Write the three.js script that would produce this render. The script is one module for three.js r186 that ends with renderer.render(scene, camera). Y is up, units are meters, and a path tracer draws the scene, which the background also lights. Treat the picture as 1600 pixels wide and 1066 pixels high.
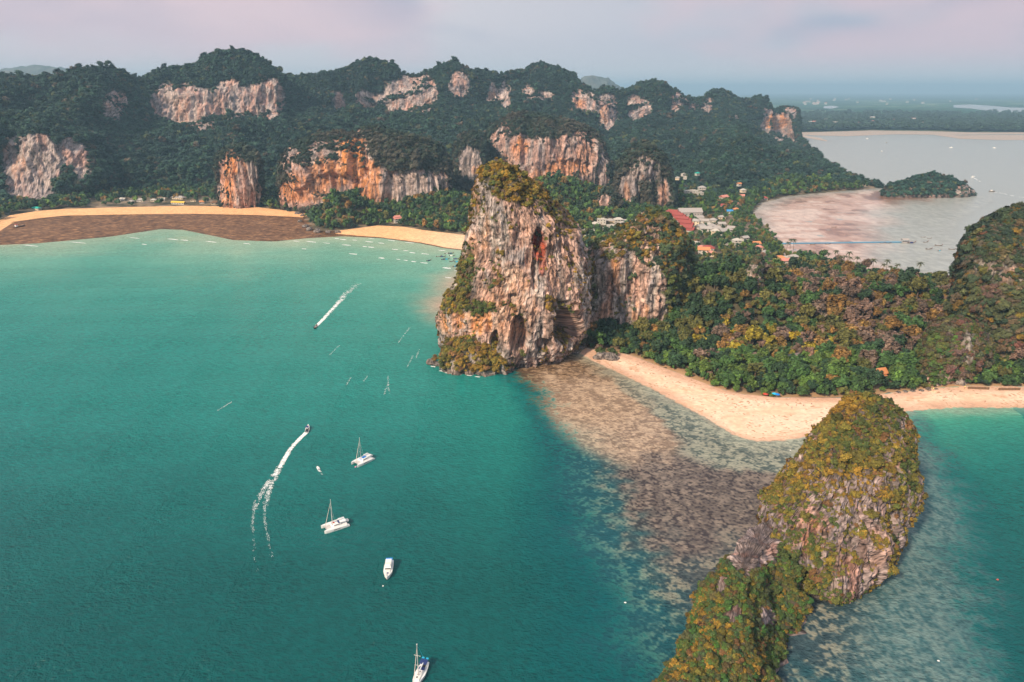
import * as THREE from 'three';
import { mergeGeometries } from 'three/addons/utils/BufferGeometryUtils.js';
import { RoundedBoxGeometry } from 'three/addons/geometries/RoundedBoxGeometry.js';
import { MarchingCubes } from 'three/addons/objects/MarchingCubes.js';

// ---------- camera, sky, sun, exposure ----------
const H = 200, PITCH = 20.2 * Math.PI / 180, F = 1067;
const scene = new THREE.Scene();
const camera = new THREE.PerspectiveCamera(2 * Math.atan(533 / F) * 180 / Math.PI, 1600 / 1066, 1, 90000);
camera.position.set(0, H, 0);
camera.rotation.set(-PITCH, 0, 0);
const renderer = new THREE.WebGLRenderer({ antialias: true });
renderer.toneMapping = THREE.LinearToneMapping;
renderer.toneMappingExposure = 1.25;
renderer.shadowMap.enabled = true;

const sun = new THREE.DirectionalLight(new THREE.Color(1, 0.83, 0.62), 4.4);
sun.position.set(-720, 800, 330);
sun.target.position.set(0, 0, -500);
sun.castShadow = true;
sun.shadow.radius = 10;
sun.shadow.mapSize.set(4096, 4096);
Object.assign(sun.shadow.camera, { left: -1600, right: 1600, top: 1600, bottom: -1600, near: 1, far: 5000 });
scene.add(sun, sun.target);
const HAZE = [new THREE.Color(0.46, 0.74, 0.98), 0.000085];
scene.fog = new THREE.FogExp2(HAZE[0], HAZE[1]);

// ---------- noise and random numbers ----------
function rng(seed) { let a = seed >>> 0; return () => { a = (a + 0x6D2B79F5) | 0; let t = Math.imul(a ^ (a >>> 15), 1 | a); t = (t + Math.imul(t ^ (t >>> 7), 61 | t)) ^ t; return ((t ^ (t >>> 14)) >>> 0) / 4294967296; }; }
const PERM = new Uint8Array(1024), VAL = new Float32Array(256);
{ const r = rng(77); const p = [...Array(256).keys()]; for (let i = 255; i > 0; i--) { const j = Math.floor(r() * (i + 1)); [p[i], p[j]] = [p[j], p[i]]; } for (let i = 0; i < 1024; i++) PERM[i] = p[i & 255]; for (let i = 0; i < 256; i++) VAL[i] = r() * 2 - 1; }
function n3(x, y, z) {
  const X = Math.floor(x), Y = Math.floor(y), Z = Math.floor(z); x -= X; y -= Y; z -= Z;
  const u = x * x * (3 - 2 * x), v = y * y * (3 - 2 * y), w = z * z * (3 - 2 * z), a = X & 255, b = Y & 255, c = Z & 255;
  const A = PERM[a] + b, B = PERM[a + 1] + b, AA = PERM[A] + c, AB = PERM[A + 1] + c, BA = PERM[B] + c, BB = PERM[B + 1] + c;
  const l = (s, t, k) => s + (t - s) * k;
  return l(l(l(VAL[PERM[AA]], VAL[PERM[BA]], u), l(VAL[PERM[AB]], VAL[PERM[BB]], u), v), l(l(VAL[PERM[AA + 1]], VAL[PERM[BA + 1]], u), l(VAL[PERM[AB + 1]], VAL[PERM[BB + 1]], u), v), w);
}
function fbm(x, y, z, o = 4) { let s = 0, a = 0.5, t = 0; for (let i = 0; i < o; i++) { s += a * n3(x, y, z); t += a; a *= 0.5; x = x * 2.03 + 17.1; y = y * 2.03 + 5.3; z = z * 2.03 + 9.7; } return s / t; }
const clamp = (x, a = 0, b = 1) => Math.min(b, Math.max(a, x));
const ss = (a, b, x) => { const t = clamp((x - a) / (b - a)); return t * t * (3 - 2 * t); };
const mix = (a, b, t) => a + (b - a) * t;
const mix3 = (a, b, t) => [a[0] + (b[0] - a[0]) * t, a[1] + (b[1] - a[1]) * t, a[2] + (b[2] - a[2]) * t];
const lin = c => c.map(v => { v /= 255; return v <= 0.04045 ? v / 12.92 : ((v + 0.055) / 1.055) ** 2.4; });
const srgb8 = v => 255 * (v <= 0.0031308 ? v * 12.92 : 1.055 * v ** (1 / 2.4) - 0.055);

// ---------- surveying: a bearing and a drop seen from the drone give a point on the ground or at a distance ----------
const CP = Math.cos(PITCH), SP = Math.sin(PITCH);
const ray = (px, py) => { const u = (px - 800) / F, v = (py - 533) / F; return [u, SP + v * CP, CP - v * SP]; };
function G(px, py, h = 0) { const [u, d, f] = ray(px, py), t = (H - h) / Math.max(d, 1e-4); return new THREE.Vector3(u * t, h, -f * t); }
function P(px, py, D) { const [u, d, f] = ray(px, py), t = D / f; return new THREE.Vector3(u * t, H - d * t, -D); }
function proj(x, y, z) { const dy = y - H, dep = -z * CP - dy * SP, up = dy * CP - z * SP; return [800 + F * x / dep, 533 - F * up / dep, dep]; }

// ---------- sky ----------
{
  const w = 1024, h = 512, d = new Float32Array(w * h * 4);
  for (let j = 0; j < h; j++) {
    const el = (j + 0.5) / h * 180 - 90;
    for (let i = 0; i < w; i++) {
      const az = (i + 0.5) / w * 360, ra = az * Math.PI / 180;
      const cx = Math.cos(ra), cz = Math.sin(ra), e = Math.max(el, 0);
      const k = fbm(cx * 3.1 + 4, e * 0.16, cz * 3.1 + 9, 4), q = fbm(cx * 5 + 11, e * 0.3 + 3, cz * 5 + 2, 4);
      const side = ss(-0.9, 0.9, cx);
      let c = mix3([0.52, 0.54, 0.57], [0.52, 0.50, 0.55], ss(0, 4, e + k * 2));
      c = mix3(c, [0.30, 0.37, 0.47], (1 - side) * 0.85 * ss(0.5, 4, e)); c = mix3(c, [0.66, 0.62, 0.64], side * 0.8 * ss(0.5, 5, e));
      c = mix3(c, [0.62, 0.47, 0.52], 0.7 * ss(-0.02, 0.3, k) * ss(0.6, 3, e));
      c = mix3(c, [0.25, 0.32, 0.44], 0.55 * ss(0.0, 0.4, q) * ss(2, 5.5, e) * (1 - 0.6 * ss(0.02, 0.5, k)));
      c = mix3(c, [0.50, 0.51, 0.57], ss(9, 25, e));
      const o = (j * w + i) * 4; d[o] = c[0]; d[o + 1] = c[1]; d[o + 2] = c[2]; d[o + 3] = 1;
    }
  }
  const t = new THREE.DataTexture(d, w, h, THREE.RGBAFormat, THREE.FloatType);
  t.mapping = THREE.EquirectangularReflectionMapping; t.magFilter = t.minFilter = THREE.LinearFilter; t.colorSpace = THREE.LinearSRGBColorSpace; t.needsUpdate = true;
  scene.background = t; scene.environment = t;
}

// ---------- naming ----------
const used = new Map();
function numbered(n) { const k = used.get(n) || 0; used.set(n, k + 1); return k ? `${n}_${String(k).padStart(3, '0')}` : n; }
function tag(o, label, category, group, kind) { o.userData.label = label; if (category) o.userData.category = category; if (group) o.userData.group = group; if (kind) o.userData.kind = kind; return o; }
function thing(name, label, category, group, pos) { const g = new THREE.Group(); g.name = numbered(name); scene.add(g); tag(g, label, category, group); if (pos) g.position.copy(pos); return g; }
function part(name, geo, mat, parent) { const m = new THREE.Mesh(geo, mat); m.name = name; parent.add(m); return m; }
function struct(name, geo, mat, label, category) { const m = new THREE.Mesh(geo, mat); m.name = numbered(name); scene.add(m); return tag(m, label, category, null, 'structure'); }
const std = (c, r = 0.9, o = {}) => new THREE.MeshStandardMaterial({ color: Array.isArray(c) ? new THREE.Color(...c) : new THREE.Color(c), roughness: r, ...o });
const phys = (o) => new THREE.MeshPhysicalMaterial(o);

// ---------- grain textures ----------
function tile(n, fn, srgb) {           // fn(i, j, n) -> [r, g, b] or a number in 0..1
  const d = new Uint8Array(n * n * 4);
  for (let j = 0; j < n; j++) for (let i = 0; i < n; i++) { const c = fn(i, j, n), o = (j * n + i) * 4; for (let k = 0; k < 3; k++) d[o + k] = clamp((Array.isArray(c) ? c[k] : c) * 255, 0, 255); d[o + 3] = 255; }
  const t = new THREE.DataTexture(d, n, n); t.wrapS = t.wrapT = THREE.RepeatWrapping; t.magFilter = t.minFilter = THREE.LinearFilter; if (srgb) t.colorSpace = THREE.SRGBColorSpace; t.needsUpdate = true; return t;
}
// periodic noise: blend of shifted copies
function pn(x, y, per, z = 0) { const fx = x / per, fy = y / per; const a = n3(x, y, z), b = n3(x - per, y, z), c = n3(x, y - per, z), d = n3(x - per, y - per, z); return mix(mix(a, b, fx), mix(c, d, fx), fy); }
const waveBump = tile(1024, (i, j, n) => { const x = i / n, y = j / n; return 0.5 + 0.22 * pn(x * 5 + y * 2, y * 10, 10, 21) + 0.16 * pn(x * 20 + 3 , y * 34, 34, 1) + 0.2 * pn(x * 44, y * 78, 78, 5) + 0.12 * pn(x * 120, y * 190, 190, 9) + 0.05 * pn(x * 300, y * 400, 400, 14); });
const rockGrain = tile(512, (i, j, n) => { const x = i / n, y = j / n; let v = 0.95 + 0.2 * pn(x * 10, y * 6, 10, 2) + 0.16 * pn(x * 34, y * 20, 34, 6) + 0.12 * pn(x * 90, y * 60, 90, 3); const cr = Math.abs(pn(x * 16, y * 5, 16, 8)); v *= 0.6 + 0.4 * ss(0.02, 0.2, cr); v += 0.26 * pn(x * 70, y * 9, 70, 11) + 0.2 * pn(x * 30, y * 4, 30, 15) - 0.12 * ss(0.25, 0.5, pn(x * 44, y * 30, 44, 19)) * 3; return [v, v * 0.99, v * 0.98]; }, false);
const rockBump = tile(512, (i, j, n) => { const x = i / n, y = j / n; const cr = Math.abs(pn(x * 16, y * 5, 16, 8)); return 0.45 + 0.16 * pn(x * 34, y * 20, 34, 6) + 0.1 * pn(x * 90, y * 60, 90, 3) + 0.2 * ss(0, 0.2, cr) + 0.2 * pn(x * 70, y * 9, 70, 11) + 0.15 * pn(x * 30, y * 4, 30, 15); });
const sandBump = tile(512, (i, j, n) => { const x = i / n, y = j / n; return 0.5 + 0.2 * pn(x * 12, y * 30, 30, 2) + 0.15 * pn(x * 60, y * 80, 80, 6) + 0.12 * pn(x * 160, y * 160, 160, 7); });
const wind = tile(256, (i, j, n) => { const x = i / n, y = j / n; return 0.42 + 0.3 * pn(x * 3 + y * 2, y * 9, 9, 3) + 0.22 * pn(x * 6 + y * 5, y * 24, 24, 8) + 0.1 * pn(x * 20, y * 50, 50, 4); });
wind.channel = 1; wind.repeat.set(0.07, 0.07);
for (const t of [waveBump, sandBump]) t.channel = 1;

// ---------- foliage ----------
const leafMat = (c) => std(c, 0.85, { vertexColors: true, side: THREE.DoubleSide });
const leafWhite = leafMat([1, 1, 1]);
function ico(detail, seed, amp, freq) {
  const g = new THREE.IcosahedronGeometry(1, detail), p = g.attributes.position;
  for (let i = 0; i < p.count; i++) { const x = p.getX(i), y = p.getY(i), z = p.getZ(i), k = 1 + amp * n3(x * freq + seed, y * freq, z * freq + seed * 1.7); p.setXYZ(i, x * k, y * k, z * k); }
  g.computeVertexNormals(); return g;
}
// a crown of radius about 1 standing on y = 0: leaf clumps round a few limbs, with an inner mass of leaves
function crownGeo(seed, { clumps = 9, leaves = 34, size = 0.17, flat = 0.8, spread = 0.62, core = true, cr = 0.42 } = {}) {
  const r = rng(seed), pos = [], nor = [], col = [];
  const push = (a, n, c) => { pos.push(...a); nor.push(...n); col.push(c, c, c); };
  const cs = [];
  for (let k = 0; k < clumps; k++) { const a = k * 2.4 + r() * 0.9, q = Math.sqrt((k + 0.4) / clumps) * spread, yy = 0.85 * flat + (1 - q * q) * 0.45 * flat + (r() - 0.5) * 0.7; cs.push([Math.cos(a) * q, yy, Math.sin(a) * q, cr * (0.5 + r() * 0.95), 0.65 + r() * 0.7]); }
  for (const [cx, cy, cz, R, tone] of cs) {
    for (let k = 0; k < leaves; k++) {
      let x, y, z, l; do { x = r() * 2 - 1; y = r() * 2 - 1; z = r() * 2 - 1; l = Math.hypot(x, y, z); } while (l > 1 || l < 0.05);
      x /= l; y /= l; z /= l; if (y < -0.5) y = -y;
      const rr = R * (0.72 + 0.42 * r()), px = cx + x * rr, py = cy + y * rr * 0.85, pz = cz + z * rr;
      const a = r() * 6.283, tx = Math.cos(a), tz = Math.sin(a), s = size * (0.6 + r() * 0.8), tilt = (r() - 0.5) * 1.1;
      const ux = tx, uy = tilt, uz = tz, vx = -tz, vy = (r() - 0.5) * 0.9, vz = tx;
      let nx = x * 0.75 + cx * 0.5, ny = y * 0.75 + 0.35, nz = z * 0.75 + cz * 0.5; const nl = Math.hypot(nx, ny, nz); nx /= nl; ny /= nl; nz /= nl;
      const c = tone * (0.55 + r() * 0.9); const fx = uy * vz - uz * vy, fy = uz * vx - ux * vz, fz = ux * vy - uy * vx, fl = Math.hypot(fx, fy, fz) || 1, sg = (fx * nx + fy * ny + fz * nz < 0 ? -0.8 : 0.8) / fl; nx += fx * sg; ny += fy * sg; nz += fz * sg; const nq = Math.hypot(nx, ny, nz), N = [nx / nq, ny / nq, nz / nq];
      const A = [px - ux * s, py - uy * s, pz - uz * s], B = [px + vx * s * 0.7, py + vy * s * 0.7, pz + vz * s * 0.7], C = [px + ux * s, py + uy * s, pz + uz * s], D = [px - vx * s * 0.7, py - vy * s * 0.7, pz - vz * s * 0.7];
      push(A, N, c); push(B, N, c); push(C, N, c); push(A, N, c); push(C, N, c); push(D, N, c);
    }
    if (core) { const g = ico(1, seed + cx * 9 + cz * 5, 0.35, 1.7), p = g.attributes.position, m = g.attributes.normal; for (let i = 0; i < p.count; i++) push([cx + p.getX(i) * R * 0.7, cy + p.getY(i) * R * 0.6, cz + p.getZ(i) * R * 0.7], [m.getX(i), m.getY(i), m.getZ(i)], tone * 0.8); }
  }
  const g = new THREE.BufferGeometry(); g.setAttribute('position', new THREE.Float32BufferAttribute(pos, 3)); g.setAttribute('normal', new THREE.Float32BufferAttribute(nor, 3)); g.setAttribute('color', new THREE.Float32BufferAttribute(col, 3)); return g;
}
const NEAR = [1, 2, 3, 4, 5].map(s => crownGeo(s * 31, { clumps: 9 + 2 * s, leaves: 40, size: 0.17, cr: 0.3, spread: 0.9, flat: 0.72 + 0.08 * s }));
const FAR = [1, 2, 3, 4].map(s => crownGeo(s * 57, { clumps: 7, leaves: 18, size: 0.2, cr: 0.42, spread: 0.7, flat: 0.7 + 0.1 * s }));
const SHRUB = [1, 2, 3, 4].map(s => crownGeo(s * 83, { clumps: 6, leaves: 44, size: 0.17, cr: 0.42, flat: 0.35, spread: 0.75 }));
const M4 = new THREE.Matrix4(), Q4 = new THREE.Quaternion(), V4 = new THREE.Vector3(), S4 = new THREE.Vector3(), UPV = new THREE.Vector3(0, 1, 0), C4 = new THREE.Color();
// list: [x, y, z, radius, height factor, [r,g,b], lean normal?]
function instances(name, protos, list, parent, seed, label) {
  const r = rng(seed), bins = protos.map(() => []);
  for (const it of list) bins[Math.floor(r() * protos.length)].push(it);
  let root = parent; if (!parent) { root = new THREE.Group(); root.name = numbered(name); scene.add(root); tag(root, label, 'forest', null, 'stuff'); name = 'tree_crowns'; }
  bins.forEach((b, k) => {
    if (!b.length) return;
    const m = new THREE.InstancedMesh(protos[k], leafWhite, b.length);
    b.forEach((it, i) => {
      Q4.setFromAxisAngle(UPV, r() * 6.283);
      if (it[6]) { const q = new THREE.Quaternion().setFromUnitVectors(UPV, it[6]); Q4.premultiply(q); }
      M4.compose(V4.set(it[0], it[1], it[2]), Q4, S4.set(it[3] * (0.8 + 0.4 * r()), it[3] * it[4], it[3] * (0.8 + 0.4 * r()))); m.setMatrixAt(i, M4);
      m.setColorAt(i, C4.setRGB(...it[5]));
    });
    m.userData.kind = 'stuff';
    m.name = name; root.add(m);
  });
  return root;
}

// ---------- rock ----------
const rockMat = phys({ vertexColors: true, roughness: 0.92, map: rockGrain, bumpMap: rockBump, bumpScale: 2.2, color: 0xffffff, specularIntensity: 0.4 });
const ell = (list, x, y) => { let m = 0; for (const [cx, cy, rx, ry, s = 1, rot = 0] of list) { const c = Math.cos(rot), n = Math.sin(rot), dx = x - cx, dy = y - cy, a = (dx * c + dy * n) / rx, b = (-dx * n + dy * c) / ry, q = a * a + b * b; if (q < 2.4) m = Math.max(m, s * (1 - ss(0.55, 1.5, q))); } return m; };
const GREY = [0.42, 0.36, 0.35], PALE = [0.66, 0.55, 0.49], PINK = [0.68, 0.41, 0.32], ORANGE = [0.92, 0.38, 0.12], DARK = [0.10, 0.085, 0.08];
function rockColor(p, n, o, img) {
  const s = o.cs || 1, x = p.x / s, y = p.y / s, z = p.z / s;
  const a = fbm(x / 14, y / 22, z / 14, 3), b = fbm(x / 7 + 30, y / 38, z / 7, 3), c = n3(x / 2.4 + 9, y / 30 + 2, z / 2.4), e = n3(x / 1.6, y / 2.2, z / 1.6);
  let col = mix3(GREY, PALE, ss(-0.3, 0.35, a));
  col = mix3(col, PINK, ss(-0.1, 0.35, b + (o.warm || 0)) * 0.85);
  const hot = (img && o.hot ? ell(o.hot, img[0] + a * 14 * (o.hs || 1), img[1] + b * 14 * (o.hs || 1)) : 0);
  col = mix3(col, ORANGE, clamp(hot * (0.65 + 0.8 * c) + ss(0.25, 0.6, b) * (o.orange || 0)));
  if (img && o.red) col = mix3(col, [0.5, 0.1, 0.05], ell(o.red, img[0] + a * 6, img[1] + b * 6));
  if (img && o.pale) col = mix3(col, PALE, 0.8 * ell(o.pale, img[0] + a * 10, img[1] + b * 10));
  const st = ss(0.12, 0.6, c + 0.4 * a + (o.streak || 0)) * (n.y < 0.5 ? 1 : 0.4);
  col = mix3(col, DARK, st * 0.7 * (1 - 0.6 * hot)); if (o.tint) col = col.map((v, i) => v * o.tint[i]);
  const k = 0.84 + 0.5 * e + 0.3 * n3(x / 0.9, y / 1.4, z / 0.9); return [col[0] * k, col[1] * k, col[2] * k];
}
// surface over a grid with displacement; returns geometry and what scattering needs
function rockSurface(nu, nv, base, closed, o) {
  const w = closed ? nu : nu + 1, N = w * (nv + 1), pos = new Float32Array(N * 3), uv = new Float32Array(N * 2), col = new Float32Array(N * 3), idx = [];
  const id = (i, j) => j * w + (closed ? i % nu : i);
  for (let j = 0; j <= nv; j++) for (let i = 0; i < w; i++) { const p = base(i / nu, j / nv), q = id(i, j) * 3; pos[q] = p.x; pos[q + 1] = p.y; pos[q + 2] = p.z; }
  for (let j = 0; j < nv; j++) for (let i = 0; i < nu; i++) { const a = id(i, j), b = id(i + 1, j), c = id(i + 1, j + 1), d = id(i, j + 1); idx.push(a, b, c, a, c, d); }
  const g = new THREE.BufferGeometry(); g.setAttribute('position', new THREE.BufferAttribute(pos, 3)); g.setIndex(idx); g.computeVertexNormals();
  const nn = g.attributes.normal.array, s = o.cs || 1, amp = o.amp || 1, big = o.big || 0, bl = o.bigLen || 30;
  const out = new Float32Array(N * 3);
  for (let k = 0; k < N; k++) {
    const x = pos[k * 3], y = pos[k * 3 + 1], z = pos[k * 3 + 2], nx = nn[k * 3], ny = nn[k * 3 + 1], nz = nn[k * 3 + 2], X = x / s, Y = y / s * (o.vy || 1), Z = z / s;
    const fl = 1 - Math.abs(n3(X / 7, Y / 46, Z / 7)) * 2, fl2 = 1 - Math.abs(n3(X / 3.1 + 5, Y / 17, Z / 3.1)) * 2;
    let d = -2.3 * amp * s + big * fbm(x / bl, y / bl * 0.7, z / bl, 3) + amp * s * (1.9 * fl + 1.5 * fl2 + 1.8 * n3(X / 6, Y / 8, Z / 6 + 40) + 1.5 * n3(X / 2.3, Y / 8, Z / 2.3) + 0.9 * (1 - 2 * Math.abs(n3(X / 1.5 + 3, Y / 5.5, Z / 1.5))) + 0.5 * n3(X / 1.1, Y / 1.3, Z / 1.1) + 0.9 * ss(0.1, 0.5, n3(X / 9, Y / 2.6, Z / 9 + 11)));
    if (o.gully) d += o.gully * (0.5 - Math.abs(n3(x / 95 + 0.4 * n3(x / 60, y / 60, z / 60), y / 700, z / 260)) * 2.2);
    if (o.dents) { const [px, py] = proj(x, y, z); if (nx * x + ny * (y - H) + nz * z < 0) for (const [cx, cy, rx, ry, dep] of o.dents) { const q = ((px - cx) / rx) ** 2 + ((py - cy) / ry) ** 2 + 0.35 * n3(X / 3, Y / 4, Z / 3); if (q < 1) d -= dep * ss(1, 0.62, q); } }
    if (o.soft) d *= o.soft(y);
    out[k * 3] = x + nx * d; out[k * 3 + 1] = y + ny * d * 0.6; out[k * 3 + 2] = z + nz * d;
  }
  g.attributes.position.array.set(out); g.computeVertexNormals();
  const pv = new THREE.Vector3(), nvv = new THREE.Vector3(); const N2 = g.attributes.normal.array;
  const dens = new Float32Array(N);
  for (let j = 0; j <= nv; j++) for (let i = 0; i < w; i++) {
    const k = id(i, j); pv.fromArray(out, k * 3); nvv.fromArray(N2, k * 3);
    const im = proj(pv.x, pv.y, pv.z), front = nvv.x * pv.x + nvv.y * (pv.y - H) + nvv.z * pv.z < 0;
    const v = o.veg ? o.veg(im[0], im[1], nvv, pv, front) : 0; dens[k] = v;
    let c = rockColor(pv, nvv, o, front ? im : null);
    c = mix3(c, o.soil || [0.07, 0.06, 0.03], clamp(v * 1.1) * 0.85);
    if (o.tide !== undefined && pv.y < o.tide) c = mix3(c, DARK, 0.55);
    col.set(c, k * 3);
    uv[k * 2] = (closed ? i / nu * (o.girth || 200) : pv.x) / (34 * s); uv[k * 2 + 1] = pv.y / (34 * s);
  }
  g.setAttribute('color', new THREE.BufferAttribute(col, 3)); g.setAttribute('uv', new THREE.BufferAttribute(uv, 2));
  return { g, dens, N2, idx };
}
// shrubs / trees over a rock surface
function scatterOn(sf, seed, per, rad, palette, lean = 0.5, hf = 1) {
  const r = rng(seed), { g, dens, N2, idx } = sf, p = g.attributes.position.array, list = [];
  const A = new THREE.Vector3(), B = new THREE.Vector3(), C = new THREE.Vector3(), e1 = new THREE.Vector3(), e2 = new THREE.Vector3();
  for (let t = 0; t < idx.length; t += 3) {
    const a = idx[t], b = idx[t + 1], c = idx[t + 2], d = (dens[a] + dens[b] + dens[c]) / 3; if (d < 0.02) continue;
    A.fromArray(p, a * 3); B.fromArray(p, b * 3); C.fromArray(p, c * 3); if (A.y < 1 && B.y < 1) continue;
    const area = e1.subVectors(B, A).cross(e2.subVectors(C, A)).length() / 2; let n = area * d / per; n = Math.floor(n) + (r() < n % 1 ? 1 : 0);
    for (let k = 0; k < n; k++) {
      let u = r(), v = r(); if (u + v > 1) { u = 1 - u; v = 1 - v; }
      const x = A.x + (B.x - A.x) * u + (C.x - A.x) * v, y = A.y + (B.y - A.y) * u + (C.y - A.y) * v, z = A.z + (B.z - A.z) * u + (C.z - A.z) * v;
      const nn = new THREE.Vector3(N2[a * 3], N2[a * 3 + 1], N2[a * 3 + 2]).lerp(UPV, lean).normalize();
      const R = rad * (0.55 + r() * r() * 1.3) * (0.55 + 0.45 * clamp(d));
      list.push([x - nn.x * R * 0.25, y - nn.y * R * 0.35, z - nn.z * R * 0.25, R, hf * (0.75 + r() * 0.5), palette(x, y, z, r), nn]);
    }
  }
  return list;
}
// rows [py, pxL, pxR, D, half depth] from the foot to the top
function loft(rows, o = {}) {
  const st = rows.map(([py, l, r, D, hd]) => { const a = P(l, py, D), b = P(r, py, D); return { y: (a.y + b.y) / 2, cx: (a.x + b.x) / 2, cz: -D, hw: (b.x - a.x) / 2, hd }; });
  st.unshift({ ...st[0], y: Math.min(-4, st[0].y - 4) }); const top = st[st.length - 1]; st.push({ ...top, y: top.y + top.hw * 0.25, hw: top.hw * 0.5, hd: top.hd * 0.5 }, { ...top, y: top.y + top.hw * 0.3, hw: 0.01, hd: 0.01 });
  const L = [0]; for (let i = 1; i < st.length; i++) L.push(L[i - 1] + Math.hypot(st[i].y - st[i - 1].y, st[i].hw - st[i - 1].hw, st[i].cz - st[i - 1].cz)); const T = L[L.length - 1];
  const mid = st[st.length >> 1], ex = o.ex || 2.5, sh = o.shear ?? -mid.cx / mid.cz;
  return (u, v) => {
    const s = v * T; let i = 0; while (i < L.length - 2 && L[i + 1] < s) i++; let t = (s - L[i]) / (L[i + 1] - L[i]); const a = st[i], b = st[i + 1];
    const th = -u * Math.PI * 2, c = Math.cos(th), n = Math.sin(th), q = Math.pow(Math.pow(Math.abs(c), ex) + Math.pow(Math.abs(n), ex), -1 / ex);
    const hw = mix(a.hw, b.hw, t), hd = mix(a.hd, b.hd, t), dz = n * q * hd;
    return new THREE.Vector3(mix(a.cx, b.cx, t) + c * q * hw - sh * dz, mix(a.y, b.y, t), mix(a.cz, b.cz, t) + dz);
  };
}

// ---------- shore lines, as surveyed ----------
const W = (list) => list.map(([x, y]) => { const p = G(x, y); return [p.x, p.z]; });
function sdf(poly) { return (x, z) => { let d = 1e18, s = 1; for (let i = 0, j = poly.length - 1; i < poly.length; j = i++) { const [ax, az] = poly[i], [bx, bz] = poly[j], ex = bx - ax, ez = bz - az, wx = x - ax, wz = z - az, t = clamp((wx * ex + wz * ez) / (ex * ex + ez * ez + 1e-9)), qx = wx - ex * t, qz = wz - ez * t; d = Math.min(d, qx * qx + qz * qz); const c1 = z >= az, c2 = z < bz, c3 = ex * wz > ez * wx; if ((c1 && c2 && c3) || (!c1 && !c2 && !c3)) s = -s; } return s * Math.sqrt(d); }; }
const REEF = W([[786, 578], [806, 594], [832, 618], [858, 655], [876, 705], [884, 770], [894, 840], [916, 910], [945, 980], [975, 1066], [1020, 1200], [1640, 1200], [1592, 1066], [1566, 990], [1536, 910], [1528, 840], [1532, 790], [1496, 735], [1446, 690], [1424, 660], [1400, 600], [1300, 580], [1100, 560], [960, 530], [905, 525], [860, 535], [800, 560]]);
const BAR = W([[740, 405], [712, 425], [690, 445], [672, 475], [680, 500], [720, 505], [760, 470]]);
const FARSHORE = W([[-300, 400], [-60, 385], [60, 379], [170, 369], [250, 357], [290, 358], [330, 366], [370, 374], [430, 376], [480, 371], [535, 368], [600, 371], [660, 379], [700, 387], [735, 391], [790, 400], [790, 300], [-300, 300]]);
const B1L = [[905, 553], [930, 566], [960, 580], [985, 592], [1030, 614], [1060, 631], [1090, 646], [1120, 664], [1150, 682], [1180, 690], [1230, 689], [1270, 682], [1310, 668], [1360, 652], [1400, 645], [1430, 642], [1500, 637], [1600, 638], [1720, 644]];
const B1U = [[915, 545], [945, 553], [975, 555], [1000, 563], [1030, 575], [1060, 586], [1090, 598], [1120, 609], [1160, 619], [1210, 624], [1260, 624], [1300, 625], [1350, 622], [1400, 616], [1460, 609], [1510, 606], [1600, 607], [1720, 610]];
const B2L = [[-20, 372], [20, 347], [60, 341], [100, 337], [200, 335], [300, 334], [400, 336], [484, 340]];
const B2U = [[-30, 358], [16, 338], [60, 331], [100, 328], [200, 325], [300, 323], [400, 325], [486, 335]];
const B3L = [[525, 365], [560, 368], [600, 371], [660, 379], [700, 387], [735, 391], [790, 400]];
const B3U = [[530, 362], [560, 358], [590, 354], [630, 356], [660, 361], [735, 370], [800, 380]];
const TL = [[-60, 392], [0, 384], [60, 380], [170, 369], [250, 357], [290, 358], [330, 366], [370, 374], [430, 376], [484, 371], [496, 362]];
const TU = [[-60, 375], [18, 349], [60, 343], [100, 339], [200, 337], [300, 336], [400, 338], [450, 340], [478, 343], [488, 350], [498, 358]];
const MUD = W([[1160, 330], [1185, 316], [1215, 308], [1260, 303], [1350, 296], [1400, 297], [1468, 308], [1440, 320], [1400, 336], [1376, 356], [1384, 372], [1392, 386], [1405, 402], [1430, 420], [1500, 432], [1560, 445], [1500, 470], [1180, 450], [1165, 370]]);
const LAND = W([[-300, 366], [-30, 357], [16, 337], [60, 330], [100, 327], [200, 324], [300, 322], [400, 324], [476, 334], [486, 352], [500, 361], [535, 361], [560, 357], [590, 353], [630, 355], [660, 360], [735, 369], [800, 380], [850, 430], [896, 520], [905, 545], [940, 550], [975, 554], [1000, 562], [1030, 574], [1060, 585], [1090, 597], [1120, 608], [1160, 618], [1210, 623], [1260, 623], [1300, 624], [1350, 621], [1400, 615], [1460, 608], [1510, 605], [1600, 606], [1760, 610], [1900, 500], [1500, 448], [1475, 436], [1430, 439], [1390, 436], [1350, 428], [1290, 416], [1250, 404], [1222, 398], [1216, 384], [1205, 366], [1190, 350], [1172, 335], [1185, 318], [1220, 308], [1262, 303], [1350, 296], [1380, 293], [1376, 289], [1240, 262], [1000, 262], [-300, 262]]);
const dReef = sdf(REEF), dBar = sdf(BAR), dFar = sdf(FARSHORE), dMud = sdf(MUD), dLand = sdf(LAND);
const dB2 = sdf(W([...B2L, ...B2U.slice().reverse()])), dB3 = sdf(W([...B3L, ...B3U.slice().reverse()]));
const dBeach = sdf(W([...B1L, ...B1U.slice().reverse()]));

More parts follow.
